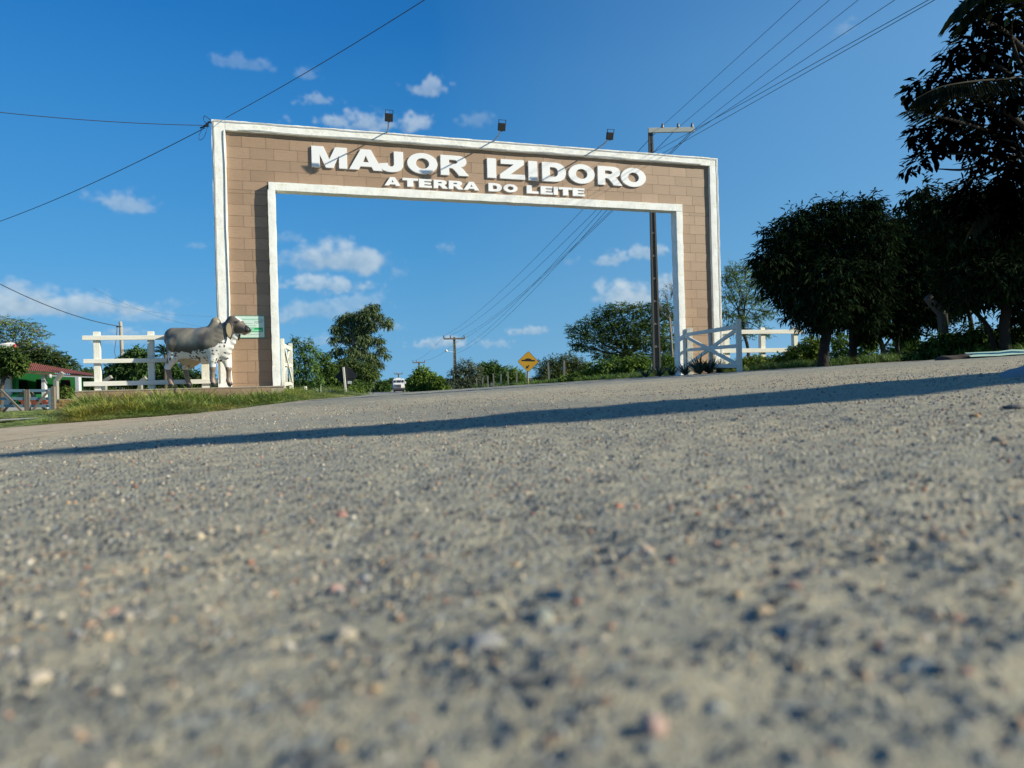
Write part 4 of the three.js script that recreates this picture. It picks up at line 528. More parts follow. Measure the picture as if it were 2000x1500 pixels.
{ // truck coming over the rise
  const Z = 136, c = P(779, 768, Z); c.y = gy(c.x, Z); const t = thing('truck', 'white truck far down the road, seen from the front', 'truck', c, 0.18); t.scale.setScalar(0.88); const w = 2.4, wh = std(0.74, 0.75, 0.75, 0.35), gl = std(0.03, 0.035, 0.05, 0.1);
  mesh('cab', rbox(w, 1.75, 1.9, 0, 1.75, 0, 0.1), wh, t); mesh('roof', rbox(w * 0.94, 0.28, 1.7, 0, 2.72, -0.05, 0.1), wh, t); mesh('deflector', rbox(1.0, 0.22, 0.6, -0.1, 2.92, -0.2, 0.08), wh, t); mesh('hood', rbox(w * 0.62, 0.9, 0.7, -0.1, 1.3, 1.2, 0.12), std(0.6, 0.6, 0.58, 0.4), t);
  for (const [x, ww] of [[-0.82, 0.5], [0, 0.95], [0.82, 0.5]]) mesh('windscreen', box(ww, 0.52, 0.04, x, 2.28, 0.95), gl, t);
  mesh('grille', box(1.1, 0.6, 0.05, -0.1, 1.3, 1.57), std(0.35, 0.35, 0.34, 0.4, { metalness: 0.5 }), t); for (let k = 0; k < 5; k++) mesh('grille_bar', box(1.1, 0.05, 0.03, -0.1, 1.08 + k * 0.11, 1.61), M.black, t); mesh('undertray', box(2.2, 0.5, 0.3, 0, 0.45, 1.1), M.black, t); mesh('bumper', rbox(w * 1.04, 0.4, 0.4, 0, 0.72, 1.25, 0.05), std(0.06, 0.06, 0.065, 0.6), t);
  for (const s of [-1, 1]) { mesh('mirror', rbox(0.22, 0.5, 0.12, s * 1.42, 2.0, 0.8, 0.03), s < 0 ? M.black : wh, t); const wl = mesh('wheel', new THREE.CylinderGeometry(0.52, 0.52, 0.32, 20).rotateZ(Math.PI / 2), M.black, t); wl.position.set(s * 0.95, 0.52, 0.5); mesh('rim', new THREE.CylinderGeometry(0.26, 0.26, 0.34, 14).rotateZ(Math.PI / 2), M.steel, wl); const hl = mesh('headlight', box(0.24, 0.2, 0.05, s * 0.85, 0.95, 1.46), std(0.6, 0.6, 0.55, 0.2), t); }
  mesh('cargo_bed', box(2.4, 1.7, 6, 0, 1.6, -4.1), std(0.3, 0.3, 0.3, 0.7), t);
}
{ // fence posts at the right of the far road
  const posts = [[1101, 704, 46], [1071.5, 708, 51], [1008, 725, 62], [992, 725.5, 67], [977.5, 731, 73], [964, 729.5, 79], [953, 734, 86], [942, 737.5, 94], [931, 738, 103], [908, 744, 112], [899.5, 745.5, 124], [893, 748, 136]];
  const proto = thing('fence_post', '', 'fence post', [0, 0, 0], 0, 'concrete fence posts right of the far road'); mesh('shaft', rbox(0.095, 1, 0.1, 0, 0.5, 0, 0.01), std(0.2, 0.2, 0.18, 0.9), proto);
  posts.forEach(([px, py, Z], k) => { const o = k ? proto.clone() : proto; if (k) { o.name = numbered('fence_post'); scene.add(o); } const t = P(px, py, Z); o.position.set(t.x, gy(t.x, Z) - 0.1, t.z); o.scale.set(1 + Z * 0.006, t.y - o.position.y, 1); o.rotation.z = (hash2(k, 3) - 0.5) * 0.06; o.userData.label = `grey fence post beyond the yellow sign, ${['nearest to the acacia', 'second from the acacia', 'third from the acacia', 'fourth from the acacia', 'fifth from the acacia', 'sixth from the acacia', 'seventh from the acacia', 'eighth from the acacia', 'fourth from the far pole', 'third from the far pole', 'second from the far pole', 'next to the far pole'][k]}`; });
}
{ // bent-top concrete posts, left behind the fence and one under the right trees
  const mk = (label, px, pyTop, pyBase, Z, dir, lean = 0.5, m = M.concrete) => { const b = P(px, pyBase, Z); const h = P(px, pyTop, Z).y - b.y, t = thing('bent_post', label, 'post', b, 0, 'concrete posts with bent tops'); mesh('shaft', bar(V(0, -0.6, 0), V(0, h * 0.8, 0), 0.2, 0.2, V(0, 0, 1), 0.02), m, t); mesh('bent_top', bar(V(-0.02 * dir, h * 0.78, 0), V(dir * lean, h, 0), 0.19, 0.19, V(0, 0, 1), 0.02), m, t); };
  mk('grey concrete post with bent top beside the blue gate', 111, 728, 803, 38, 1, 0.38); mk('bent concrete post seen through the left fence, left of the two there', 205, 736, 775, 40, 1, 0.4); mk('bent concrete post seen through the left fence, right of the two there', 275, 738, 775, 40, 1, 0.33);
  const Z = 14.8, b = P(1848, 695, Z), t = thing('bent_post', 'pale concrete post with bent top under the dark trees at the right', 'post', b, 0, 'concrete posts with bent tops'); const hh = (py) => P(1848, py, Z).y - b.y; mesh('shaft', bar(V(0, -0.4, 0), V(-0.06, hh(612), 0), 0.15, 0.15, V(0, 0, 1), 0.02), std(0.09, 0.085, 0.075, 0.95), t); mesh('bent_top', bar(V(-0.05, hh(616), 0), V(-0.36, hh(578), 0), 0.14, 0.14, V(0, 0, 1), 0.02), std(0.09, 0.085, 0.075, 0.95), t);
}
// ---------------------------------------------------------------- house, yard wall and blue gate on the left
{
  const Z = 46, base = P(90, 775, Z); base.y = gy(base.x, Z) - 0.1; const h = thing('house', 'small green house with red tile roof and white porch posts behind the blue gate', 'house', base), L = (px, py, z = Z) => P(px, py, z).sub(base);
  const green = std(0.035, 0.36, 0.09, 0.85), dkgreen = std(0.03, 0.3, 0.08, 0.85), wht = std(0.78, 0.79, 0.82, 0.85, { map: plasterMap });
  const rect = (name, x0, x1, yT, yB, z, m, d = 0.12, par = h) => { const a = L(x0, yT, z), b = L(x1, yB, z); return mesh(name, box(b.x - a.x, a.y - b.y, d, (a.x + b.x) / 2, (a.y + b.y) / 2, a.z), m, par); };
  rect('wall', 14, 110, 722, 800, 50, dkgreen, 0.15); rect('wall', 108, 160, 735, 800, 50, dkgreen, 0.15); rect('wall', -90, 23.5, 718, 792, Z, wht, 0.15); rect('wall', 22, 32, 726, 790, Z + 0.35, green, 0.12);
  const end = mesh('wall', (() => { const a = L(32, 730, Z + 0.3), b = L(36, 795, 50); return bar(V(a.x, (a.y + b.y) / 2, a.z), V(b.x, (a.y + b.y) / 2, b.z), a.y - b.y, 0.12); })(), green, h);
  for (const [a, b, t, bt, z] of [[33, 54, 743, 762, 49.8], [71, 83, 741, 775, 49.8], [119, 138, 742, 768, 49.8]]) { const w = rect('window', a, b, t, bt, z, std(0.05, 0.02, 0.022, 0.6), 0.06); }
  for (const [x, t, b] of [[87, 731, 792], [153, 736, 775]]) { const c = rect('porch_post', x - 4, x + 4, t, b, 45.2, wht, 0.25); }
  rect('parapet', 22, 148, 771, 782, 45.6, green, 0.14); rect('base', -90, 95, 795, 812, 44.4, std(0.72, 0.66, 0.6, 0.9), 0.2);
  const brick = std(0.35, 0.11, 0.06, 0.9); for (let r = 0; r < 3; r++) for (let k = 0; k < 5; k++) { const x = 38 + k * 11 + (r % 2) * 5; rect('brick', x, x + 10.2, 778 + r * 6.4, 784 + r * 6.4, 45.1, k % 2 ? brick : std(0.3, 0.085, 0.05, 0.9), 0.2); }
  // roof of round tiles: one sheet rippled down the slope
  const e0 = L(-60, 716, 43.6), e1 = L(186, 735.5, 45.6), r0 = L(-60, 688, 49.5), r1 = L(178, 730.5, 49.5), pos = [], idx = [], cl = [], nx = 240, ny = 14, R = rng(15);
  for (let j = 0; j <= ny; j++) for (let i = 0; i <= nx; i++) { const a = e0.clone().lerp(e1, i / nx), b = r0.clone().lerp(r1, i / nx), p = a.lerp(b, j / ny); const row = (j % 2) * 0.035; pos.push(p.x, p.y + 0.07 * Math.abs(Math.sin(i * Math.PI / 4)) - row, p.z); const n = fbm(i * 0.09, j * 0.6, 3, 4), k = hash2(i >> 2, j >> 1, 7); cl.push(0.30 * (0.6 + 0.5 * n + 0.35 * k), 0.095 * (0.6 + 0.5 * n + 0.35 * k), 0.06 * (0.7 + 0.5 * n + 0.2 * k)); if (i < nx && j < ny) { const q = j * (nx + 1) + i; idx.push(q, q + 1, q + nx + 1, q + 1, q + nx + 2, q + nx + 1); } }
  const g = new THREE.BufferGeometry(); g.setAttribute('position', new THREE.Float32BufferAttribute(pos, 3)); g.setAttribute('color', new THREE.Float32BufferAttribute(cl, 3)); g.setIndex(idx); g.computeVertexNormals(); const roof = mesh('roof', g, new THREE.MeshStandardMaterial({ vertexColors: true, roughness: 0.9 }), h);
  mesh('eave_board', bar(e0.clone().add(V(0, -0.07, 0.02)), e1.clone().add(V(0, -0.07, 0.02)), 0.1, 0.06), std(0.12, 0.07, 0.05, 0.9), roof);
}
{ // dish-like tank seen on the tree top at the far left
  const t = thing('water_tank', 'white tilted tank with a red fitting sticking out of the bush at the left', 'tank', P(13, 684, 43)); mesh('tub', new THREE.CylinderGeometry(0.5, 0.36, 0.55, 20, 1).rotateZ(0.25), std(0.42, 0.43, 0.44, 0.5), t); mesh('lid', new THREE.CylinderGeometry(0.54, 0.54, 0.06, 20).translate(-0.05, 0.3, 0).rotateZ(0.25), std(0.55, 0.56, 0.57, 0.5), t); const f = mesh('fitting', new THREE.SphereGeometry(0.12, 12, 8).scale(1, 1.2, 1), std(0.6, 0.03, 0.05, 0.5), t); f.position.set(0.6, 0.18, 0.2);
}
{ // yard wall of hollow bricks
  const w = thing('brick_wall', 'short low wall of orange hollow bricks between the bent post and the plinth', 'wall', P(136, 802, 37)), o = w.position, R = rng(6);
  for (let r = 0; r < 4; r++) for (let k = 0; k < 4; k++) { const x0 = 116 + k * 11.5 - (r % 2) * 5.5, a = P(x0, 780.5 + r * 6.6, 37).sub(o), b = P(x0 + 10.6, 786.4 + r * 6.6, 37).sub(o); mesh('brick', rbox(b.x - a.x, a.y - b.y, 0.14, (a.x + b.x) / 2, (a.y + b.y) / 2, (R() - 0.5) * 0.03, 0.012), std(0.5 + R() * 0.14, 0.23 + R() * 0.06, 0.12, 0.9), w); }
  mesh('mortar', box(1.25, 0.8, 0.1, -0.05, 0.2, -0.01), std(0.42, 0.36, 0.28, 1), w);
}
{ // two-leaf gate, blue paint worn to grey wood
  const Z = 36, g = thing('wooden_gate', 'old two leaf wooden gate with faded blue rails and grey braces', 'gate', P(52, 806, Z)), o = g.position, blue = std(0.2, 0.33, 0.42, 0.85, { map: plasterMap }), wood = std(0.22, 0.18, 0.14, 0.95), q = (x, y, z = 0) => P(x, y, Z - z).sub(o);
  const b = (nm, x0, y0, x1, y1, w, m, z = 0) => mesh(nm, bar(q(x0, y0, z), q(x1, y1, z), w, 0.06, V(0, 0.999, 0.05)), m, g), pv = (nm, x, y0, y1, w, m) => { const a = q(x, y0), c = q(x, y1); mesh(nm, rbox(w, a.y - c.y, w * 0.8, a.x, (a.y + c.y) / 2, 0, 0.01), m, g); };
  for (const y of [763, 778.5, 793]) { b('rail', -18, y, 48, y, 0.13, blue); b('rail', 57, y, 96, y, 0.13, blue); }
  b('brace', 1, 761, 46, 806, 0.1, wood, 0.1); b('brace', 46, 764, 4, 806, 0.1, wood, -0.12); b('brace', 95, 763, 60, 806, 0.1, wood, 0.1); b('brace', 60, 765, 92, 806, 0.1, wood, -0.12);
  pv('stile', 50.5, 761, 808, 0.14, wood); pv('stile', 56, 761, 808, 0.13, wood); pv('stile', 98.5, 758, 804, 0.16, blue); pv('gate_post', 104, 755, 804, 0.17, wood); pv('stile', -19, 760, 808, 0.16, blue); pv('stop_stake', 67, 801, 812, 0.13, wood);
}
{ const Z = 41, t = thing('overhead_pipe', 'white horizontal pipe with a lamp cap in front of the house porch', 'pipe', P(100, 735, Z)), o = t.position; mesh('pipe', bar(P(101, 734, Z).sub(o), P(186, 737, Z).sub(o), 0.06, 0.06), M.pvc, t); mesh('cap', new THREE.SphereGeometry(0.1, 10, 8).scale(1, 1.3, 1).translate(-0.05, 0, 0), std(0.5, 0.5, 0.48, 0.6), t); }
{ // concrete strip of the driveway
  const pts = [[-16, 12.6], [-9.6, 14.6], [-9.2, 16.2], [-16, 15.4]], g = new THREE.BufferGeometry(), p = pts.map(([x, f]) => [x, gy(x, f) + 0.06, -f]).flat(); g.setAttribute('position', new THREE.Float32BufferAttribute(p, 3)); g.setIndex([0, 1, 2, 0, 2, 3]); g.computeVertexNormals(); struct('driveway', g, std(0.4, 0.39, 0.36, 0.95));
}
{ // tarpaulin pile at the right
  const Z = 9.5, a = P(1868, 701, Z), t = thing('tarpaulin_pile', 'pale green sheet laid over a low dark pile at the right edge of the road', 'tarpaulin', a), o = a;
  const strip = (top, bot, z, dz, m, nm) => { const n = top.length, pos = [], idx = []; for (let i = 0; i < n; i++) { const A = P(top[i][0], top[i][1], Z + dz).sub(o), Bq = P(bot[i][0], bot[i][1], Z).sub(o); pos.push(A.x, A.y, A.z, Bq.x, Bq.y, Bq.z); if (i) { const k = i * 2; idx.push(k - 2, k - 1, k, k, k - 1, k + 1); } } const g = new THREE.BufferGeometry(); g.setAttribute('position', new THREE.Float32BufferAttribute(pos, 3)); g.setIndex(idx); g.computeVertexNormals(); mesh(nm, g, m, t); };
  strip([[1884, 689], [1915, 687.5], [1950, 686], [1976, 682.5], [2010, 683], [2050, 682]], [[1896, 697], [1915, 696], [1950, 695], [1976, 692.5], [2010, 691], [2050, 689]], 0, 0.9, new THREE.MeshStandardMaterial({ color: col(0.42, 0.62, 0.5), roughness: 0.7, side: THREE.DoubleSide, bumpMap: plasterBump, bumpScale: 0.02 }), 'sheet');
  mesh('pile', nets([-0.1, -0.12, -1.2], [1.7, 0.2, 0.12], 0.03, (x, y, z) => Math.max(capsule(x, y * 1.0, z * 0.35, [0.1, -0.01, -0.15], [1.6, 0.0, -0.15], 0.07, 0.06), -9) + (fbm(x * 6, z * 6, 2, 5) - 0.5) * 0.04), std(0.05, 0.035, 0.025, 0.95), t);
}
// ---------------------------------------------------------------- trees and plants
function leafSink() { return { p: [], c: [], i: [] }; }
const _a = V(0, 0, 0), _b = V(0, 0, 0), _n = V(0, 0, 0);
function leaf(s, x, y, z, dir, up, L, W, c) {            // a folded blade: two triangles
  _b.copy(dir).cross(up).normalize(); _n.copy(_b).cross(dir).normalize(); const k = s.p.length / 3, m = 0.45 * L, f = W * 0.22;
  s.p.push(x, y, z, x + dir.x * m + _b.x * W / 2 + _n.x * f, y + dir.y * m + _b.y * W / 2 + _n.y * f, z + dir.z * m + _b.z * W / 2 + _n.z * f, x + dir.x * L, y + dir.y * L - L * 0.1, z + dir.z * L, x + dir.x * m - _b.x * W / 2 + _n.x * f, y + dir.y * m - _b.y * W / 2 + _n.y * f, z + dir.z * m - _b.z * W / 2 + _n.z * f);
  for (let q = 0; q < 4; q++) s.c.push(c[0], c[1], c[2]); s.i.push(k, k + 1, k + 2, k, k + 2, k + 3);
}
function leafMesh(s) { const g = new THREE.BufferGeometry(); g.setAttribute('position', new THREE.Float32BufferAttribute(s.p, 3)); g.setAttribute('color', new THREE.Float32BufferAttribute(s.c, 3)); g.setIndex(s.i); g.computeVertexNormals(); return g; }
const leafMat = new THREE.MeshPhysicalMaterial({ vertexColors: true, roughness: 0.75, specularIntensity: 0.4, side: THREE.DoubleSide, transmission: 0.3, thickness: 0 });
const glossLeaf = new THREE.MeshPhysicalMaterial({ vertexColors: true, roughness: 1, specularIntensity: 0.08, side: THREE.DoubleSide, transmission: 0.1, thickness: 0 });
// o: Z, px (foot), clumps [[px, py, r, dz?, ry?]], n leaves, leaf [L, W], droop, flat, cols [dark, light], trunk [[px, py]...], r [foot, top], bark, per (leaves on a twig)
function tree(name, label, o) {
  const R = rng(o.seed), foot = P(o.px, 740, o.Z); foot.y = gy(foot.x, o.Z) - 0.05; const t = thing(name, label, o.cat ?? 'tree', foot, 0, o.group);
  const K = o.Z / FPX, C = o.clumps.map(([px, py, r, dz = (R() - 0.5) * 1.2, ry]) => ({ c: P(px, py, o.Z + dz * r * K).sub(foot), r: r * K, ry: (ry ?? r * 0.85) * K }));
  const tr = (o.trunk ?? [[o.px, 745], [o.px, o.clumps.reduce((q, w) => q + w[1], 0) / o.clumps.length]]).map(([x, y]) => P(x, y, o.Z).sub(foot)); tr[0].y = Math.min(tr[0].y, -0.1); if (o.trunk !== null && !o.bush) mesh('trunk', limb(tr, o.r[0], o.r[1], 8, tr.length * 5, 0.25, o.seed), o.bark ?? M.bark, t);
  const branches = [], top = tr[tr.length - 1], twigs = [];
  const curve = tr.length > 1 ? new THREE.CatmullRomCurve3(tr) : null, S = leafSink();
  C.forEach((q, i) => {
    const a = o.bush ? V(q.c.x * 0.3, -0.05, q.c.z * 0.3) : curve.getPoint(lerp(0.55, 1, R())), mid = a.clone().lerp(q.c, 0.5).add(V((R() - 0.5) * q.r, (R() - 0.1) * q.r * 0.5, (R() - 0.5) * q.r)); const r = o.limb ?? (o.bush ? 0.015 : o.r[1] * 0.55);
    branches.push(limb([a, mid, q.c], r, r * 0.35, 5, 6, 0.2, i + 1));
    const k = o.twigs ?? 6; for (let j = 0; j < k; j++) { const d = V(R() - 0.5, R() - 0.35, R() - 0.5).normalize(), e = q.c.clone().add(V(d.x * q.r, d.y * q.ry, d.z * q.r).multiplyScalar(0.95)); branches.push(limb([mid.clone().lerp(q.c, 0.4 + R() * 0.6), q.c.clone().lerp(e, 0.5).add(V(0, 0.06 * q.r, 0)), e], r * 0.32, r * 0.12, 4, 4)); }
  });
  if (branches.length) mesh(o.bush ? 'stems' : 'branches', merge(branches), o.bark ?? M.bark, t);
  const w = C.map((q) => q.r * q.ry), sum = w.reduce((a, b) => a + b, 0), [d0, l0] = o.cols, per = o.per ?? 5;
  C.forEach((q, i) => { const n = Math.round((o.n * w[i]) / sum / per), tone = R();
    for (let k = 0; k < n; k++) {
      const u = R() * 2 - 1, a = R() * 6.283, s = Math.sqrt(1 - u * u), rr = Math.pow(R(), o.shell ?? 0.42) * (0.86 + 0.3 * R()), dx = s * Math.cos(a), dy = u, dz = s * Math.sin(a), x = q.c.x + dx * q.r * rr, y = q.c.y + dy * q.ry * rr, z = q.c.z + dz * q.r * rr;
      _a.set(dx * 0.6 + (R() - 0.5) * 1.2, dy * 0.3 + (R() - 0.5) * (o.flat ? 0.25 : 0.9) - (o.droop ?? 0.2) * 0.6, dz * 0.6 + (R() - 0.5) * 1.2).normalize(); const ax = _a.clone(), tw = (o.leaf[0] * per) * 0.3;
      for (let j = 0; j < per; j++) {
        const dir = ax.clone().add(V((R() - 0.5) * 1.7, (R() - 0.5) * (o.flat ? 0.3 : 1.2) - (o.droop ?? 0.2), (R() - 0.5) * 1.7)).normalize(), L = o.leaf[0] * (0.7 + R() * 0.6), up = o.flat ? V((R() - 0.5) * 0.4, 1, (R() - 0.5) * 0.4) : V(R() - 0.5, 0.6 + R(), R() - 0.5), f = j / per, m = clamp(tone * 0.45 + R() * 0.6);
        leaf(S, x + ax.x * tw * f, y + ax.y * tw * f, z + ax.z * tw * f, dir, up, L, o.leaf[1] * (0.7 + R() * 0.6), [lerp(d0[0], l0[0], m), lerp(d0[1], l0[1], m), lerp(d0[2], l0[2], m)]);
      }
    } });
  mesh(o.bush ? 'foliage' : 'crown', leafMesh(S), o.mat ?? leafMat, t); return t;
}
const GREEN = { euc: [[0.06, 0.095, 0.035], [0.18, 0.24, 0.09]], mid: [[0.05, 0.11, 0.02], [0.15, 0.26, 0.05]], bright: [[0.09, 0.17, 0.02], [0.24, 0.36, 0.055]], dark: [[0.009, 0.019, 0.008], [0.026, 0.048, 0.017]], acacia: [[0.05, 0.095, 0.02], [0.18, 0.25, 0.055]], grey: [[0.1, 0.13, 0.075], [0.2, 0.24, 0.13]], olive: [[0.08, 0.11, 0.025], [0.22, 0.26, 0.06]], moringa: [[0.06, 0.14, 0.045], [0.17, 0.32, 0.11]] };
// seen through the arch, from the left
tree('eucalyptus', 'tall dark eucalyptus with drooping tufts left of the far road', { Z: 60, px: 694, seed: 1, trunk: [[692, 765], [690, 700], [690, 650]], r: [0.22, 0.1], bark: M.barkPale, clumps: [[727, 600, 13], [712, 612, 15], [738, 615, 10], [690, 618, 15], [672, 622, 14], [660, 640, 12], [652, 660, 9], [700, 640, 18], [722, 634, 14], [755, 628, 9, 0, 11], [680, 655, 15], [712, 662, 17], [740, 662, 10], [744, 680, 8], [660, 682, 11], [694, 686, 18], [722, 696, 15], [735, 706, 8], [752, 691, 7, 0, 5], [706, 720, 18], [670, 706, 12], [730, 728, 10], [742, 712, 5, 0, 5], [716, 740, 14], [650, 690, 6]], n: 16000, leaf: [0.28, 0.075], shell: 0.75, droop: 0.9, cols: GREEN.euc, per: 5, twigs: 4 });
tree('acacia_bush', 'wide low olive green acacia spreading under the eucalyptus', { Z: 50, px: 700, seed: 2, r: [0.12, 0.06], trunk: [[704, 770], [698, 745], [690, 725]], clumps: [[655, 722, 14], [680, 712, 18, 0, 12], [705, 718, 18, 0, 12], [720, 728, 14], [640, 735, 12], [665, 735, 14], [690, 730, 18], [712, 742, 10], [630, 722, 9]], n: 11000, leaf: [0.22, 0.07], droop: 0.3, flat: 1, cols: GREEN.acacia, per: 6 });
tree('moringa_tree', 'light feathery young tree right behind the left gate', { Z: 26, px: 598, seed: 3, trunk: [[596, 768], [598, 730], [590, 690], [580, 665]], r: [0.05, 0.02], limb: 0.012, clumps: [[578, 662, 9, 0, 6], [571, 672, 10], [600, 672, 12], [612, 684, 12], [586, 688, 13], [602, 702, 16], [575, 705, 13], [585, 722, 17], [612, 720, 16], [570, 738, 14], [596, 742, 18], [622, 740, 14]], n: 6500, leaf: [0.075, 0.034], shell: 0.75, droop: 0.4, cols: [[0.07, 0.15, 0.03], [0.2, 0.33, 0.08]], per: 6 });
tree('dark_bush', 'dark green bush between the feathery young tree and the eucalyptus', { Z: 36, px: 640, bush: 1, cat: 'bush', seed: 4, clumps: [[630, 700, 14], [645, 712, 12], [632, 725, 16], [652, 735, 16], [640, 750, 18], [665, 750, 14], [622, 752, 14], [690, 752, 16], [712, 756, 12], [578, 756, 12], [600, 757, 13]], n: 7500, leaf: [0.14, 0.06], shell: 0.7, cols: [[0.06, 0.12, 0.02], [0.17, 0.27, 0.05]], per: 5 });
tree('verge_bush', 'bright green weedy bush around the white sign post on the left verge', { Z: 30, px: 700, bush: 1, cat: 'bush', seed: 5, clumps: [[688, 766, 10, 0, 7], [698, 763, 9, 0, 7], [655, 768, 12, 0, 8], [640, 770, 12, 0, 7]], n: 4500, leaf: [0.1, 0.04], cols: GREEN.bright, per: 6 });
// down the road
tree('round_tree', 'bright green round tree just right of the far pole beside the truck', { Z: 125, px: 828, seed: 6, r: [0.25, 0.12], clumps: [[826, 732, 16], [812, 742, 11], [838, 742, 13], [824, 752, 18], [842, 758, 12], [808, 756, 9]], n: 7000, leaf: [0.5, 0.26], cols: GREEN.bright, per: 4 });
tree('round_tree', 'second bright tree, lower, between the far pole and the near one', { Z: 122, px: 856, seed: 7, r: [0.2, 0.1], clumps: [[852, 744, 11], [862, 750, 10], [846, 754, 10], [868, 758, 8]], n: 4000, leaf: [0.45, 0.22], cols: GREEN.bright, per: 4 });
tree('roadside_bush', 'dense green bush at the left end of the far road, left of the truck', { Z: 150, px: 748, bush: 1, cat: 'bush', seed: 8, clumps: [[744, 752, 9], [753, 757, 8], [738, 760, 8], [750, 765, 9]], n: 4000, leaf: [0.5, 0.25], cols: GREEN.mid, per: 4 });
tree('distant_trees', 'low distant dark trees on the skyline behind the truck', { Z: 260, px: 775, bush: 1, cat: 'trees', seed: 9, clumps: [[760, 750, 7], [768, 747, 6], [752, 752, 6], [795, 750, 8], [803, 747, 8], [812, 750, 8], [786, 752, 7]], n: 5000, leaf: [0.9, 0.5], cols: GREEN.mid, per: 4 });
tree('bare_acacia', 'greyish thin leaved tree right of the pole with the street lamp', { Z: 105, px: 908, seed: 10, r: [0.2, 0.1], bark: M.barkPale, clumps: [[908, 715, 14], [925, 722, 14], [893, 728, 13], [912, 738, 20], [935, 738, 12], [885, 742, 11], [920, 752, 18], [896, 752, 14]], n: 5200, leaf: [0.4, 0.13], cols: GREEN.grey, per: 5, twigs: 9 });
tree('papaya_tree', 'dark narrow tree with a spiky top left of the yellow sign', { Z: 112, px: 956, seed: 11, r: [0.14, 0.08], clumps: [[962, 713, 5, 0, 6], [966, 722, 8], [945, 718, 8], [952, 730, 10], [942, 738, 9], [966, 736, 9], [975, 722, 6, 0, 3]], n: 3600, leaf: [0.5, 0.2], cols: GREEN.mid, per: 4 });
tree('pale_bush', 'light green bush behind the fence posts left of the yellow sign', { Z: 104, px: 998, bush: 1, cat: 'bush', seed: 12, clumps: [[996, 728, 14], [1010, 734, 12], [982, 738, 11], [1000, 742, 14], [1020, 740, 10]], n: 4200, leaf: [0.36, 0.14], cols: GREEN.bright, per: 5 });
tree('low_scrub', 'low dark green scrub at the foot of the fence posts', { Z: 88, px: 1000, bush: 1, cat: 'bush', seed: 13, clumps: [[930, 760, 8], [950, 758, 8], [970, 758, 9], [990, 755, 10], [1010, 754, 10], [1030, 752, 10], [1050, 750, 11], [1075, 748, 12]], n: 6500, leaf: [0.22, 0.1], cols: GREEN.mid, per: 5 });
tree('grey_thicket', 'grey green thicket of fine twigs right of the yellow sign', { Z: 72, px: 1090, bush: 1, cat: 'bush', seed: 14, bark: M.barkPale, clumps: [[1060, 715, 12], [1085, 708, 13], [1110, 702, 14], [1130, 708, 12], [1075, 725, 16], [1100, 722, 18], [1125, 725, 16], [1145, 718, 12], [1060, 738, 14], [1090, 738, 16], [1120, 740, 16]], n: 10000, leaf: [0.3, 0.07], cols: GREEN.olive, per: 5, twigs: 12 });
tree('spreading_acacia', 'large dark acacia with layered branches behind the right end of the arch opening', { Z: 39, px: 1225, seed: 15, r: [0.2, 0.1], trunk: [[1232, 745], [1228, 710], [1222, 680]], clumps: [[1180, 610, 22, 0, 9], [1210, 602, 24, 0, 10], [1245, 606, 26, 0, 11], [1285, 600, 24, 0, 10], [1310, 612, 20, 0, 10], [1150, 630, 22, 0, 9], [1190, 630, 30, 0, 14], [1235, 632, 34, 0, 16], [1285, 632, 30, 0, 16], [1130, 652, 20, 0, 8], [1165, 656, 28, 0, 13], [1210, 660, 34, 0, 17], [1260, 662, 34, 0, 17], [1305, 665, 26, 0, 18], [1140, 676, 20, 0, 9], [1180, 688, 24, 0, 14], [1230, 692, 30, 0, 18], [1285, 696, 30, 0, 18], [1120, 640, 12, 0, 5], [1122, 672, 10, 0, 4]], n: 30000, leaf: [0.15, 0.05], droop: 0.1, flat: 1, cols: [[0.06, 0.12, 0.022], [0.2, 0.3, 0.06]], per: 6, twigs: 7 });
tree('sunny_shrub', 'bright green shrub row at the foot of the large acacia', { Z: 29, px: 1190, bush: 1, cat: 'bush', seed: 16, clumps: [[1155, 722, 14], [1180, 715, 14], [1205, 712, 16], [1232, 712, 16], [1256, 708, 14], [1170, 735, 14], [1200, 732, 16], [1235, 730, 16], [1262, 728, 14], [1300, 705, 14], [1318, 712, 14], [1302, 722, 14], [1130, 738, 12], [1105, 745, 12]], n: 14000, leaf: [0.1, 0.055], cols: GREEN.bright, per: 5 });
tree('bare_tree', 'leafless grey tree showing above the acacia beside the right leg', { Z: 31, px: 1312, seed: 17, r: [0.08, 0.035], bark: M.barkPale, trunk: [[1315, 745], [1312, 680], [1308, 620]], clumps: [[1300, 575, 20], [1315, 560, 18], [1292, 600, 18], [1322, 590, 16]], n: 300, leaf: [0.08, 0.03], cols: GREEN.grey, per: 3, twigs: 22 });
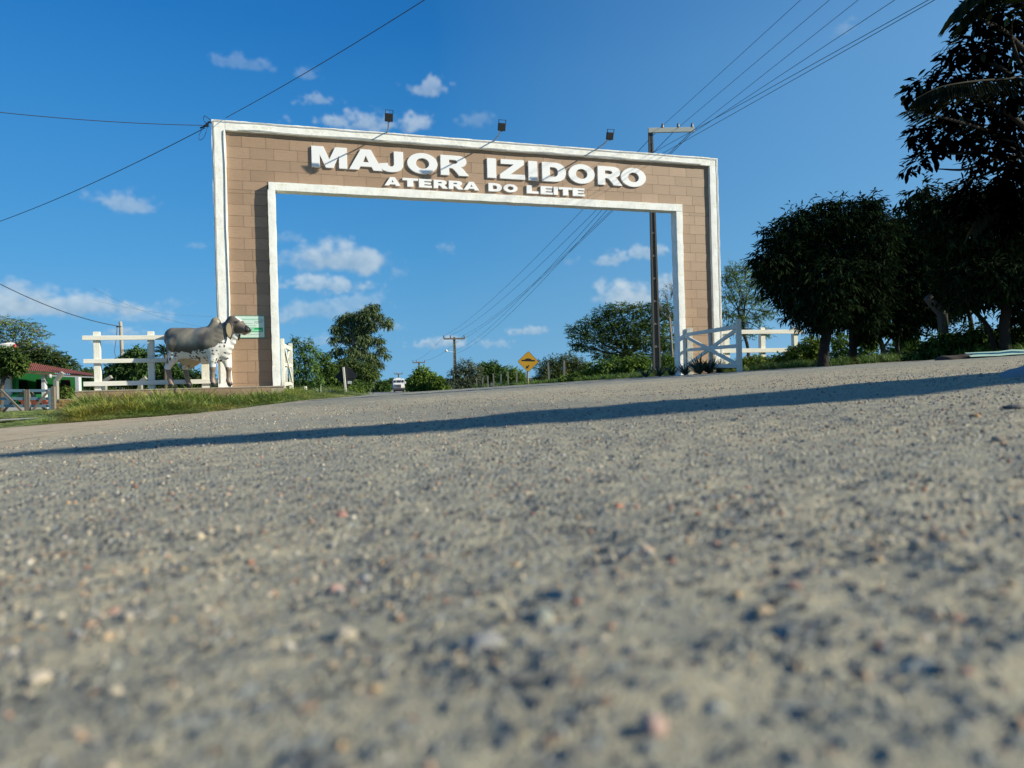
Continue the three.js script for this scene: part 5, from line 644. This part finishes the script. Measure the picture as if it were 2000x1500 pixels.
// right of the arch
tree('feathery_tree', 'wispy light green tree with thin forked branches right of the arch', { Z: 29, px: 1455, seed: 18, r: [0.09, 0.04], limb: 0.03, trunk: [[1458, 745], [1462, 690], [1450, 640], [1440, 600]], clumps: [[1430, 530, 20], [1455, 525, 18], [1415, 548, 16], [1440, 555, 22], [1470, 552, 20], [1420, 578, 18], [1450, 585, 22], [1482, 585, 20], [1415, 610, 18], [1445, 618, 22], [1478, 620, 20], [1420, 645, 18], [1500, 610, 16], [1495, 648, 16], [1455, 650, 18]], n: 7500, leaf: [0.11, 0.03], shell: 0.7, cols: [[0.08, 0.14, 0.025], [0.24, 0.34, 0.07]], per: 5, twigs: 12 });
tree('verge_shrub', 'sunlit yellow green shrubs below the white fence right of the arch', { Z: 20.7, px: 1500, bush: 1, cat: 'bush', seed: 19, clumps: [[1425, 720, 11], [1450, 712, 13], [1475, 708, 14], [1500, 710, 14], [1528, 705, 15], [1555, 692, 18], [1465, 720, 12], [1495, 719, 12], [1530, 714, 15], [1560, 706, 18], [1585, 676, 18], [1590, 698, 18]], n: 15000, leaf: [0.085, 0.045], cols: [[0.1, 0.16, 0.02], [0.3, 0.4, 0.06]], per: 5 });
tree('verge_shrub', 'green undergrowth in patches of sun between the dark trunks', { Z: 21, px: 1700, bush: 1, cat: 'bush', seed: 20, clumps: [[1640, 690, 18], [1640, 665, 16], [1690, 690, 18], [1695, 665, 18], [1750, 685, 20], [1770, 660, 20], [1790, 685, 20], [1720, 640, 18], [1830, 680, 22], [1880, 670, 22], [1930, 665, 24], [1980, 660, 24]], n: 15000, leaf: [0.085, 0.045], cols: GREEN.bright, per: 5 });
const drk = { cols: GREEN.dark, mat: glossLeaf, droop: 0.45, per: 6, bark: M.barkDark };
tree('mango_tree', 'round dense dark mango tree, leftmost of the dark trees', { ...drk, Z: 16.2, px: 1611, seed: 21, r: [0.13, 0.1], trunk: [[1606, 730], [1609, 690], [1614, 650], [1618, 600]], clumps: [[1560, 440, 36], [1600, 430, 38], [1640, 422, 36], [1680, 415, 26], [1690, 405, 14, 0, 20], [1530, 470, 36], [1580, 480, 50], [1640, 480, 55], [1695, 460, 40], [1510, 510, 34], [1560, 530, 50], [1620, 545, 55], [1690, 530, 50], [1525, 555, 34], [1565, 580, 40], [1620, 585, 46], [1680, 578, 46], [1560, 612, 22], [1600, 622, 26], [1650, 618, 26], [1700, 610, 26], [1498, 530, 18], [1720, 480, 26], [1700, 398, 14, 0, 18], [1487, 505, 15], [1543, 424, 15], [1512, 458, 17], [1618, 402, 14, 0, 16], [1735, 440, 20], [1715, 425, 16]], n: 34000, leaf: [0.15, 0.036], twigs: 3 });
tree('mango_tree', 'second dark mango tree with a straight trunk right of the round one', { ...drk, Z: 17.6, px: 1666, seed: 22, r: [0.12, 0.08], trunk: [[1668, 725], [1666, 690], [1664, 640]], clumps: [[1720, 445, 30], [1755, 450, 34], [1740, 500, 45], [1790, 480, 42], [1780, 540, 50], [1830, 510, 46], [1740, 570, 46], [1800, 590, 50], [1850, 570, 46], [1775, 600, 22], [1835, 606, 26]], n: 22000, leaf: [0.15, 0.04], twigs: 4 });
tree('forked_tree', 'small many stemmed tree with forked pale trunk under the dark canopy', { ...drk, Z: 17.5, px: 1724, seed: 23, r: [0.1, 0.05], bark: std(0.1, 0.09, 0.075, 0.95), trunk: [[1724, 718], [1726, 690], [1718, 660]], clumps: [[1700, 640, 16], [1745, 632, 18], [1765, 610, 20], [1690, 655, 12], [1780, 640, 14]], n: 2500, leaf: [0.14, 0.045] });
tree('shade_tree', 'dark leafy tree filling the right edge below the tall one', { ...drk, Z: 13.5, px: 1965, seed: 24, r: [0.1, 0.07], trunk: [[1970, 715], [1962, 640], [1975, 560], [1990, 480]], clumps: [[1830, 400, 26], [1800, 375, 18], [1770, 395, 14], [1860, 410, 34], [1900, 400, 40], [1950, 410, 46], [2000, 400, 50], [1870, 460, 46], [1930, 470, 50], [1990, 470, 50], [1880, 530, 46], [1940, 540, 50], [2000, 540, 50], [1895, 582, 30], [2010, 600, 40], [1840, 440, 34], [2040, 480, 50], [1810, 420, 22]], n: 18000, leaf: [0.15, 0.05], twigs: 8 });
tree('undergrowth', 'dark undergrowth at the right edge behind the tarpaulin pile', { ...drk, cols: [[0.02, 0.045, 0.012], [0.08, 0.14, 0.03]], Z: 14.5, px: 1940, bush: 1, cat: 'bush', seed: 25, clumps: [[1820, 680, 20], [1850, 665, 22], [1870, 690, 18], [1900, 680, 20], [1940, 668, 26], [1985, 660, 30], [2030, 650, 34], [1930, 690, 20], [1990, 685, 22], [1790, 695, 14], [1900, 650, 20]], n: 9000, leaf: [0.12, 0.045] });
// the tall tree top right: large leaves, the ones that show most are parts of their own
{
  const Z = 9.8, foot = P(2090, 700, Z); foot.y = gy(foot.x, Z) - 0.05; const t = thing('tall_tree', 'tall tree with large dark leaves leaning in at the upper right corner', 'tree', foot), R = rng(31), q = (x, y, z = Z) => P(x, y, z).sub(foot);
  mesh('trunk', limb([q(2090, 720), q(2080, 560), q(2060, 420), q(2040, 260), q(2020, 100), q(2010, -60)], 0.2, 0.09, 9, 24, 0.2, 3), M.bark, t);
  const twigBark = M.barkDark, limbs = [[[2070, 480], [1980, 330], [1900, 350], [1850, 372]], [[2062, 430], [1990, 300], [1930, 290], [1870, 310]], [[2050, 330], [1960, 270], [1880, 240], [1800, 220]], [[2040, 280], [1950, 210], [1860, 180], [1790, 175]], [[2030, 200], [1950, 130], [1890, 110], [1850, 100]], [[2020, 120], [1960, 60], [1920, 40], [1910, 25]], [[2050, 360], [1940, 300], [1860, 300], [1800, 300]], [[2030, 180], [1990, 120], [1975, 70], [1980, 30]], [[2045, 300], [1950, 310], [1890, 330], [1830, 330]]];
  limbs.forEach((l, k) => mesh('branch', limb(l.map(([x, y], j) => q(x, y, Z + (j * (hash2(k, j) - 0.5)) * 0.5)), 0.045, 0.008, 6, 12, 0.2, k + 2), twigBark, t));
  const lg = (() => { const g = new THREE.BufferGeometry(), pos = [], idx = []; const prof = [[0, 0.01], [0.15, 0.1], [0.4, 0.19], [0.62, 0.21], [0.82, 0.15], [0.95, 0.06], [1, 0]]; prof.forEach(([x, w]) => { const d = -0.12 * x * x; pos.push(x, d, 0, x, d + w * 0.25, w, x, d + w * 0.25, -w); }); for (let i = 0; i < prof.length - 1; i++) { const a = i * 3, b = a + 3; idx.push(a, b, a + 1, a + 1, b, b + 1, a, a + 2, b, b, a + 2, b + 2); } g.setAttribute('position', new THREE.Float32BufferAttribute(pos, 3)); g.setIndex(idx); g.computeVertexNormals(); return g; })();
  const mats = [[0.012, 0.022, 0.01], [0.02, 0.034, 0.013], [0.03, 0.045, 0.016], [0.05, 0.085, 0.02]].map((c) => new THREE.MeshPhysicalMaterial({ color: col(...c), roughness: 0.45, side: THREE.DoubleSide, transmission: 0.12, thickness: 0 }));
  const C = [[1905, 30, 34], [1950, 25, 40], [1990, 40, 44], [1870, 95, 26], [1915, 85, 40], [1965, 100, 46], [1795, 168, 22], [1830, 165, 32], [1870, 150, 36], [1920, 160, 44], [1975, 170, 48], [1775, 180, 14], [1820, 200, 24], [1870, 210, 36], [1930, 225, 44], [1985, 240, 46], [1800, 250, 24], [1840, 262, 34], [1885, 268, 36], [1935, 285, 40], [1780, 270, 16], [1790, 315, 18], [1770, 335, 12], [1815, 300, 24], [1900, 320, 20], [1990, 320, 40], [1855, 120, 20], [1960, 350, 34], [1890, 360, 24], [1990, 385, 44], [1930, 390, 36], [1975, 420, 40], [1885, 400, 26]];
  const rest = [], n0 = leafSink(); let solo = 0; const W = C.reduce((a, c) => a + c[2] * c[2], 0), m4 = new THREE.Matrix4(), qq = new THREE.Quaternion();
  C.forEach(([px, py, r], ci) => { const n = Math.round((4300 * r * r) / W), K = Z / FPX; for (let k = 0; k < n; k++) {
    const u = R() * 2 - 1, a = R() * 6.283, s = Math.sqrt(1 - u * u), rr = Math.pow(R(), 0.4), c = q(px, py, Z + (hash2(ci, 5) - 0.5) * 1.0); const dx = s * Math.cos(a), dz = s * Math.sin(a), pos = V(c.x + dx * r * K * rr, c.y + u * r * K * rr * 0.9, c.z + dz * r * K * rr), dir = V(dx + (R() - 0.5) * 1.1, u * 0.4 - 0.35 + (R() - 0.5) * 0.8, dz + (R() - 0.5) * 1.1).normalize(), up = V((R() - 0.5) * 0.9, 1, (R() - 0.5) * 0.9).normalize(), zv = dir.clone().cross(up).normalize(), yv = zv.clone().cross(dir), L = 0.1 + R() * 0.075;
    const mw = R(), mat = mats[mw < 0.45 ? 0 : mw < 0.8 ? 1 : mw < 0.95 ? 2 : 3];
    m4.makeBasis(dir.multiplyScalar(L), yv.multiplyScalar(L), zv.multiplyScalar(-L * 0.85)).setPosition(pos);
    const edge = rr > 0.8 && dx < 0.3 && k % 2 === 0;
    if (edge && solo < 290) { solo++; const m = mesh('leaf', lg, mat, t); m.matrixAutoUpdate = false; m.matrix.copy(m4); m4.decompose(m.position, m.quaternion, m.scale); m.matrixAutoUpdate = true; }
    else { const g = lg.clone().applyMatrix4(m4), cc = mat.color, arr = new Float32Array(g.attributes.position.count * 3); for (let i = 0; i < arr.length; i += 3) { arr[i] = cc.r; arr[i + 1] = cc.g; arr[i + 2] = cc.b; } g.setAttribute('color', new THREE.BufferAttribute(arr, 3)); rest.push(g); }
  } });
  const f = mesh('foliage', mergeGeometries(rest), glossLeaf, t); f.userData.kind = 'stuff';
}
[[1905, 712, 1898, 640, 1880, 560, 14.6, 'slim dark trunk left of the thick one at the right edge'], [1946, 700, 1930, 640, 1885, 590, 13.8, 'thin slanting dark trunk leaning left at the right edge'], [1760, 712, 1752, 660, 1770, 590, 18.4, 'slim trunk behind the forked one under the dark canopy']].forEach(([x0, y0, x1, y1, x2, y2, Z, label], k) => { const f0 = P(x0, y0, Z); f0.y = gy(f0.x, Z) - 0.05; const t = thing('slim_tree', label, 'tree', f0, 0, 'slim trunks under the dark trees'), top = P(x2, y2, Z).sub(f0), S = leafSink(), R = rng(90 + k); mesh('trunk', limb([V(0, -0.1, 0), P(x1, y1, Z).sub(f0), top], 0.06, 0.035, 7, 10, 0.2, k), M.barkDark, t); for (let i = 0; i < 500; i++) { const p = top.clone().add(V((R() - 0.5) * 0.9, R() * 0.5, (R() - 0.5) * 0.9)); leaf(S, p.x, p.y, p.z, V(R() - 0.5, R() * 0.6 - 0.6, R() - 0.5).normalize(), V(0, 1, 0), 0.14, 0.045, [0.012, 0.024, 0.01]); } mesh('crown', leafMesh(S), glossLeaf, t); });
// coconut palm behind it
{
  const Z = 11, foot = P(2130, 700, Z); foot.y = gy(foot.x, Z) - 0.05; const t = thing('coconut_palm', 'coconut palm whose long fronds hang in at the upper right corner', 'palm', foot), q = (x, y, z = Z) => P(x, y, z).sub(foot), R = rng(9);
  mesh('trunk', limb([q(2130, 720), q(2120, 400), q(2090, 100)], 0.15, 0.11, 9, 18), M.bark, t);
  const frond = (pts, len, dark, droop) => { const c = new THREE.CatmullRomCurve3(pts.map((p) => q(...p))), S = leafSink(); for (let i = 4; i <= 70; i++) { const u = i / 70, p = c.getPoint(u), d = c.getTangent(u); for (const s of [-1, 1]) { const sd = d.clone().cross(V(0, 1, 0)).normalize().multiplyScalar(s), dir = d.clone().multiplyScalar(0.75).add(sd.multiplyScalar(0.75)).add(V(0, -droop + R() * 0.25, 0)).normalize(), k = 0.6 + R() * 0.6; leaf(S, p.x, p.y, p.z, dir, V(0, 1, 0), len * (0.55 + 0.6 * Math.sin(Math.PI * Math.min(1, u * 0.95 + 0.1))), 0.034, [dark[0] * k, dark[1] * k, dark[2] * k]); } } const f = mesh('frond', leafMesh(S), glossLeaf, t); mesh('rachis', limb(pts.map((p) => q(...p)), 0.018, 0.005, 5, 14), std(0.014, 0.015, 0.008, 0.9), f); };
  const dk = [0.035, 0.05, 0.02];
  frond([[2090, 60, 9.6], [2010, -25, 9.2], [1940, -25, 9.0], [1885, 0, 9.0], [1862, 26, 9]], 0.5, dk, 0.55); frond([[2090, 110, 11], [1990, 150, 9.6], [1890, 160, 9.1], [1830, 172, 9.0], [1790, 192, 9]], 0.42, [0.014, 0.019, 0.009], 0.9); frond([[2090, 60, 10], [2060, -50, 10], [1980, -40, 9.4], [1920, 0, 9.2], [1880, 40, 9.2]], 0.5, dk, 0.6); frond([[2090, 120, 11], [1960, 240, 12], [1850, 230, 12.2], [1775, 215, 12.2]], 0.42, dk, 0.5); frond([[2090, 120, 11], [2030, 250, 10.4], [1950, 360, 10], [1900, 440, 10]], 0.5, [0.03, 0.035, 0.018], 0.9);
}
// left side
tree('yard_tree', 'dense dark green tree showing through the left white fence', { Z: 42, px: 262, seed: 41, r: [0.18, 0.1], clumps: [[262, 692, 14], [275, 690, 14], [245, 705, 12], [285, 702, 16], [262, 712, 18], [305, 715, 16], [225, 720, 14], [245, 725, 18], [280, 730, 20], [315, 730, 18], [335, 725, 16], [212, 738, 14], [240, 745, 16], [270, 750, 18], [300, 752, 18], [335, 745, 18], [365, 738, 18], [395, 740, 16], [410, 752, 14], [370, 755, 16], [352, 720, 14]], n: 16000, leaf: [0.2, 0.1], cols: [[0.04, 0.09, 0.02], [0.12, 0.23, 0.05]], per: 5 });
{ const Z = 38, foot = P(322, 760, Z); foot.y = gy(foot.x, Z); const t = thing('young_palm', 'small spiky palm top just left of the cow rump', 'palm', foot), S = leafSink(), R = rng(17), c = P(323, 693, Z).sub(foot); mesh('trunk', limb([V(0, -0.1, 0), c], 0.1, 0.08, 7, 6), M.bark, t); for (let k = 0; k < 26; k++) { const a = R() * 6.28, e = 0.1 + R() * 1.2, d = V(Math.cos(a) * Math.cos(e), Math.sin(e), Math.sin(a) * Math.cos(e)); for (let j = 0; j < 9; j++) for (const s of [-1, 1]) { const p = c.clone().addScaledVector(d, 0.12 + j * 0.07).add(V(0, -0.004 * j * j, 0)); leaf(S, p.x, p.y, p.z, d.clone().add(V(-d.z * s * 0.8, -0.2, d.x * s * 0.8)).normalize(), V(0, 1, 0), 0.26, 0.035, [0.025 + R() * 0.03, 0.06 + R() * 0.05, 0.018]); } } mesh('crown', leafMesh(S), leafMat, t); }
tree('wispy_acacia', 'thin wispy acacia with pale twigs above the house at the left edge', { Z: 52, px: 20, seed: 42, r: [0.14, 0.06], bark: M.barkPale, limb: 0.05, trunk: [[25, 740], [28, 700], [30, 672]], clumps: [[5, 625, 16, 0, 8], [30, 630, 18, 0, 9], [55, 634, 16, 0, 8], [75, 645, 14, 0, 7], [15, 645, 20, 0, 9], [45, 650, 20, 0, 9], [90, 655, 9, 0, 5], [5, 660, 18, 0, 8], [60, 664, 18, 0, 7], [85, 672, 10, 0, 4], [-20, 630, 20], [-20, 655, 20], [100, 678, 8, 0, 3]], n: 5000, leaf: [0.2, 0.05], flat: 1, cols: [[0.13, 0.2, 0.07], [0.3, 0.4, 0.15]], per: 5, twigs: 10 });
tree('umbrella_tree', 'dark flat topped tree behind the red roof of the house', { Z: 58, px: 70, seed: 43, r: [0.2, 0.1], clumps: [[45, 677, 18, 0, 8], [20, 680, 20, 0, 9], [70, 684, 20, 0, 9], [95, 690, 18, 0, 9], [115, 698, 16, 0, 8], [60, 696, 22, 0, 10], [90, 704, 20, 0, 10], [130, 708, 12, 0, 8], [140, 715, 10, 0, 6], [110, 714, 16, 0, 8], [30, 696, 24, 0, 10], [-10, 690, 24, 0, 12]], n: 13000, leaf: [0.22, 0.09], flat: 1, cols: [[0.035, 0.075, 0.018], [0.12, 0.19, 0.045]], per: 5, twigs: 4 });
tree('yard_bush', 'leafy green tree overhanging the white house wall at the left edge', { Z: 41, px: 5, seed: 44, r: [0.14, 0.08], trunk: [[2, 800], [4, 760], [10, 720]], clumps: [[5, 690, 14], [25, 695, 14], [-15, 695, 18], [10, 708, 18], [35, 706, 14], [0, 718, 16], [28, 718, 13], [42, 712, 8], [38, 726, 5], [-20, 715, 18]], n: 9000, leaf: [0.19, 0.1], cols: [[0.05, 0.1, 0.02], [0.16, 0.25, 0.045]], per: 5 });
tree('far_scrub', 'low far green scrub between the house and the left fence', { Z: 75, px: 175, bush: 1, cat: 'bush', seed: 45, clumps: [[160, 728, 12, 0, 7], [178, 730, 14, 0, 8], [195, 740, 12], [150, 740, 10], [170, 748, 12], [190, 755, 12], [210, 752, 12]], n: 5000, leaf: [0.3, 0.13], cols: GREEN.mid, per: 4 });
tree('porch_shrub', 'small yellow green shrub in front of the house porch', { Z: 40, px: 128, bush: 1, cat: 'bush', seed: 46, clumps: [[128, 762, 7], [136, 758, 4], [122, 770, 6], [133, 772, 7], [118, 776, 5], [145, 770, 4]], n: 900, leaf: [0.14, 0.06], cols: [[0.08, 0.13, 0.015], [0.2, 0.26, 0.04]], per: 4 });
// agaves by the legs
function agave(seed, n, L) { const R = rng(seed), g = []; for (let k = 0; k < n; k++) { const a = (k / n) * 6.283 * 2.6 + R(), e = 0.35 + R() * 0.85, d = V(Math.cos(a) * Math.cos(e), Math.sin(e), Math.sin(a) * Math.cos(e)), l = L * (0.7 + R() * 0.5), s = V(-Math.sin(a), 0, Math.cos(a)), w = 0.028 * (0.8 + R() * 0.4), pos = [], idx = []; for (let j = 0; j <= 5; j++) { const u = j / 5, p = d.clone().multiplyScalar(l * u).add(V(0, -0.12 * l * u * u, 0)), ww = w * (1 - u) * (0.75 + u) + 0.001; pos.push(p.x + s.x * ww, p.y + 0.35 * ww, p.z + s.z * ww, p.x, p.y, p.z, p.x - s.x * ww, p.y + 0.35 * ww, p.z - s.z * ww); if (j) { const b = j * 3; idx.push(b - 3, b - 2, b, b, b - 2, b + 1, b - 2, b - 1, b + 1, b + 1, b - 1, b + 2); } } const q = new THREE.BufferGeometry(); q.setAttribute('position', new THREE.Float32BufferAttribute(pos, 3)); q.setIndex(idx); q.computeVertexNormals(); g.push(q); } return g; }
{
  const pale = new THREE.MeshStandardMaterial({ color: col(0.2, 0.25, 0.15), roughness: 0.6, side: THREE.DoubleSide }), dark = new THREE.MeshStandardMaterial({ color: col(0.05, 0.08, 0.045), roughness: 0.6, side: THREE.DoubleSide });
  const proto = thing('agave', '', 'plant', [0, 0, 0], 0, 'spiky agave plants by the legs of the arch'); agave(3, 44, 0.5).forEach((g) => mesh('leaf', g, pale, proto));
  const spots = [[578, 768, 19.2, 'grey green agave in the grass, left of the marker post', 1], [628, 766, 22, 'grey green agave in the grass, right of the marker post', 1], [560, 764, 18.4, 'grey green agave touching the foot of the left leg', 0.8], [645, 768, 23, 'small grey green agave nearest the black sign back', 0.8],
    [1262, 740, 19.2, 'dark agave leftmost in the row by the right leg', 0.7], [1288, 740, 19.0, 'dark agave below the tall pole', 0.8], [1312, 738, 18.8, 'dark agave left of the right leg foot', 0.75], [1338, 736, 18.4, 'dark agave right at the hinge side of the right gate', 0.85], [1366, 734, 18, 'dark agave behind the middle of the right gate', 1.15], [1385, 732, 18.2, 'dark agave behind the right half of the right gate', 1.2], [1405, 730, 18.6, 'dark agave rightmost in the row, by the gate end', 0.8]];
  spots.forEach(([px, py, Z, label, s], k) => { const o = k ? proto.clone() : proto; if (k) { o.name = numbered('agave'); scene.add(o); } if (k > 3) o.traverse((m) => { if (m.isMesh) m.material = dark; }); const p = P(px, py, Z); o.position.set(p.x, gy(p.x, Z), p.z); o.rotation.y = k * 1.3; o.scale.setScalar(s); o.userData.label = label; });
}
// grass on the left verge
{
  const tuft = (seed, n) => { const R = rng(seed), pos = [], idx = [], cl = []; for (let k = 0; k < n; k++) { const a = R() * 6.283, r = R() * 0.09, x = Math.cos(a) * r, z = Math.sin(a) * r, h = 0.55 + R() * 0.6, b = R() * 6.283, lean = 0.15 + R() * 0.5, w = 0.007 + R() * 0.007, i = pos.length / 3, c = R(); const sx = -Math.sin(b) * w, sz = Math.cos(b) * w, lx = Math.cos(b) * lean, lz = Math.sin(b) * lean; pos.push(x - sx, 0, z - sz, x + sx, 0, z + sz, x + lx * 0.35 - sx * 0.7, h * 0.6, z + lz * 0.35 - sz * 0.7, x + lx * 0.35 + sx * 0.7, h * 0.6, z + lz * 0.35 + sz * 0.7, x + lx, h * (1 - lean * 0.35), z + lz); idx.push(i, i + 1, i + 2, i + 2, i + 1, i + 3, i + 2, i + 3, i + 4); const col3 = [lerp(0.10, 0.32, c), lerp(0.22, 0.36, c), lerp(0.03, 0.07, c)]; for (let q = 0; q < 5; q++) cl.push(...col3); } const g = new THREE.BufferGeometry(); g.setAttribute('position', new THREE.Float32BufferAttribute(pos, 3)); g.setAttribute('color', new THREE.Float32BufferAttribute(cl, 3)); g.setIndex(idx); g.computeVertexNormals(); return g; };
  const mat = new THREE.MeshPhysicalMaterial({ vertexColors: true, roughness: 0.8, side: THREE.DoubleSide, transmission: 0.2, thickness: 0 }), o = new THREE.Group(); o.name = 'grass'; scene.add(o); tag(o, 'tall uneven green grass on the left verge before the plinth and the blue gate', 'grass', null, 'stuff');
  const R = rng(55), m4 = new THREE.Matrix4(), q = new THREE.Quaternion(), e = new THREE.Euler(), c = new THREE.Color();
  for (let v = 0; v < 3; v++) {
    const N = 13000, im = new THREE.InstancedMesh(tuft(v + 60, 30), mat, N); im.name = 'tufts'; shadowed(im); let at = 0;
    while (at < N) {
      const f = 7 + Math.pow(R(), 1.7) * 55, x = rimX(f) - Math.pow(R(), 1.6) * (6 + f * 0.55) + (R() - 0.5) * 0.25;
      const a = (x - AX) * US + (f - AF) * UN, n = (x - AX) * UN - (f - AF) * US;           // arch axes
      if (a > -2.75 && a < 1.5 && n < 1.02 && n > -0.25) continue; if (x < -9.2 && f > 12.8 && f < 16 && x > -16) continue;
      const patch = fbm(x * 0.9, f * 0.9, 3, 77), byPlinth = smooth(1.6, 0.2, Math.abs(n - 1.1)) * smooth(-4, -2.4, a) * smooth(3.5, 1, a), edge = smooth(0, 0.9, rimX(f) - x);
      const h = lerp(0.05, 0.13 + 0.2 * smooth(0.35, 0.75, patch) + 0.2 * byPlinth, edge) * (0.7 + R() * 0.6) * (f > 28 ? 1.2 : 1) * lerp(1, 0.3, smooth(-0.588, -0.625, x / f) * smooth(50, 40, f)); e.set((R() - 0.5) * 0.3, R() * 6.28, (R() - 0.5) * 0.3); q.setFromEuler(e); const w = 0.4 + h * 1.2 + (f > 25 ? 0.4 : 0); m4.compose(V(x, gy(x, f) - 0.01, -f), q, V(w, h, w)); im.setMatrixAt(at, m4); const b = 0.75 + 0.5 * fbm(x * 2, f * 2, 2, 12), dry = smooth(0.5, 0.75, fbm(x * 1.3 + 7, f * 1.3, 3, 90)); c.setRGB(b * (1 + dry * 0.5), b * (1 + dry * 0.05), b * (1 - dry * 0.1)); im.setColorAt(at, c); at++;
    }
    o.add(im);
  }
  // ground cover right of the road, under the trees
  const w = new THREE.InstancedMesh(tuft(70, 22), mat, 5000); w.name = 'tufts'; shadowed(w); let at = 0; const o2 = new THREE.Group(); o2.name = 'weeds'; scene.add(o2); tag(o2, 'low weeds along the right edge of the road under the trees', 'weeds', null, 'stuff');
  while (at < 5000) { const f = 9 + R() * 34, x = (roadRight(f) + 0.5 + R() * 6 - 0.196 * f) / 0.98, h = 0.08 + R() * 0.22; e.set(0, R() * 6.28, 0); q.setFromEuler(e); m4.compose(V(x, gy(x, f) - 0.01, -f), q, V(0.6, h, 0.6)); w.setMatrixAt(at, m4); const b = 0.5 + R() * 0.5; c.setRGB(b * 0.8, b, b * 0.7); w.setColorAt(at, c); at++; }
  o2.add(w);
}
renderer.render(scene, camera);
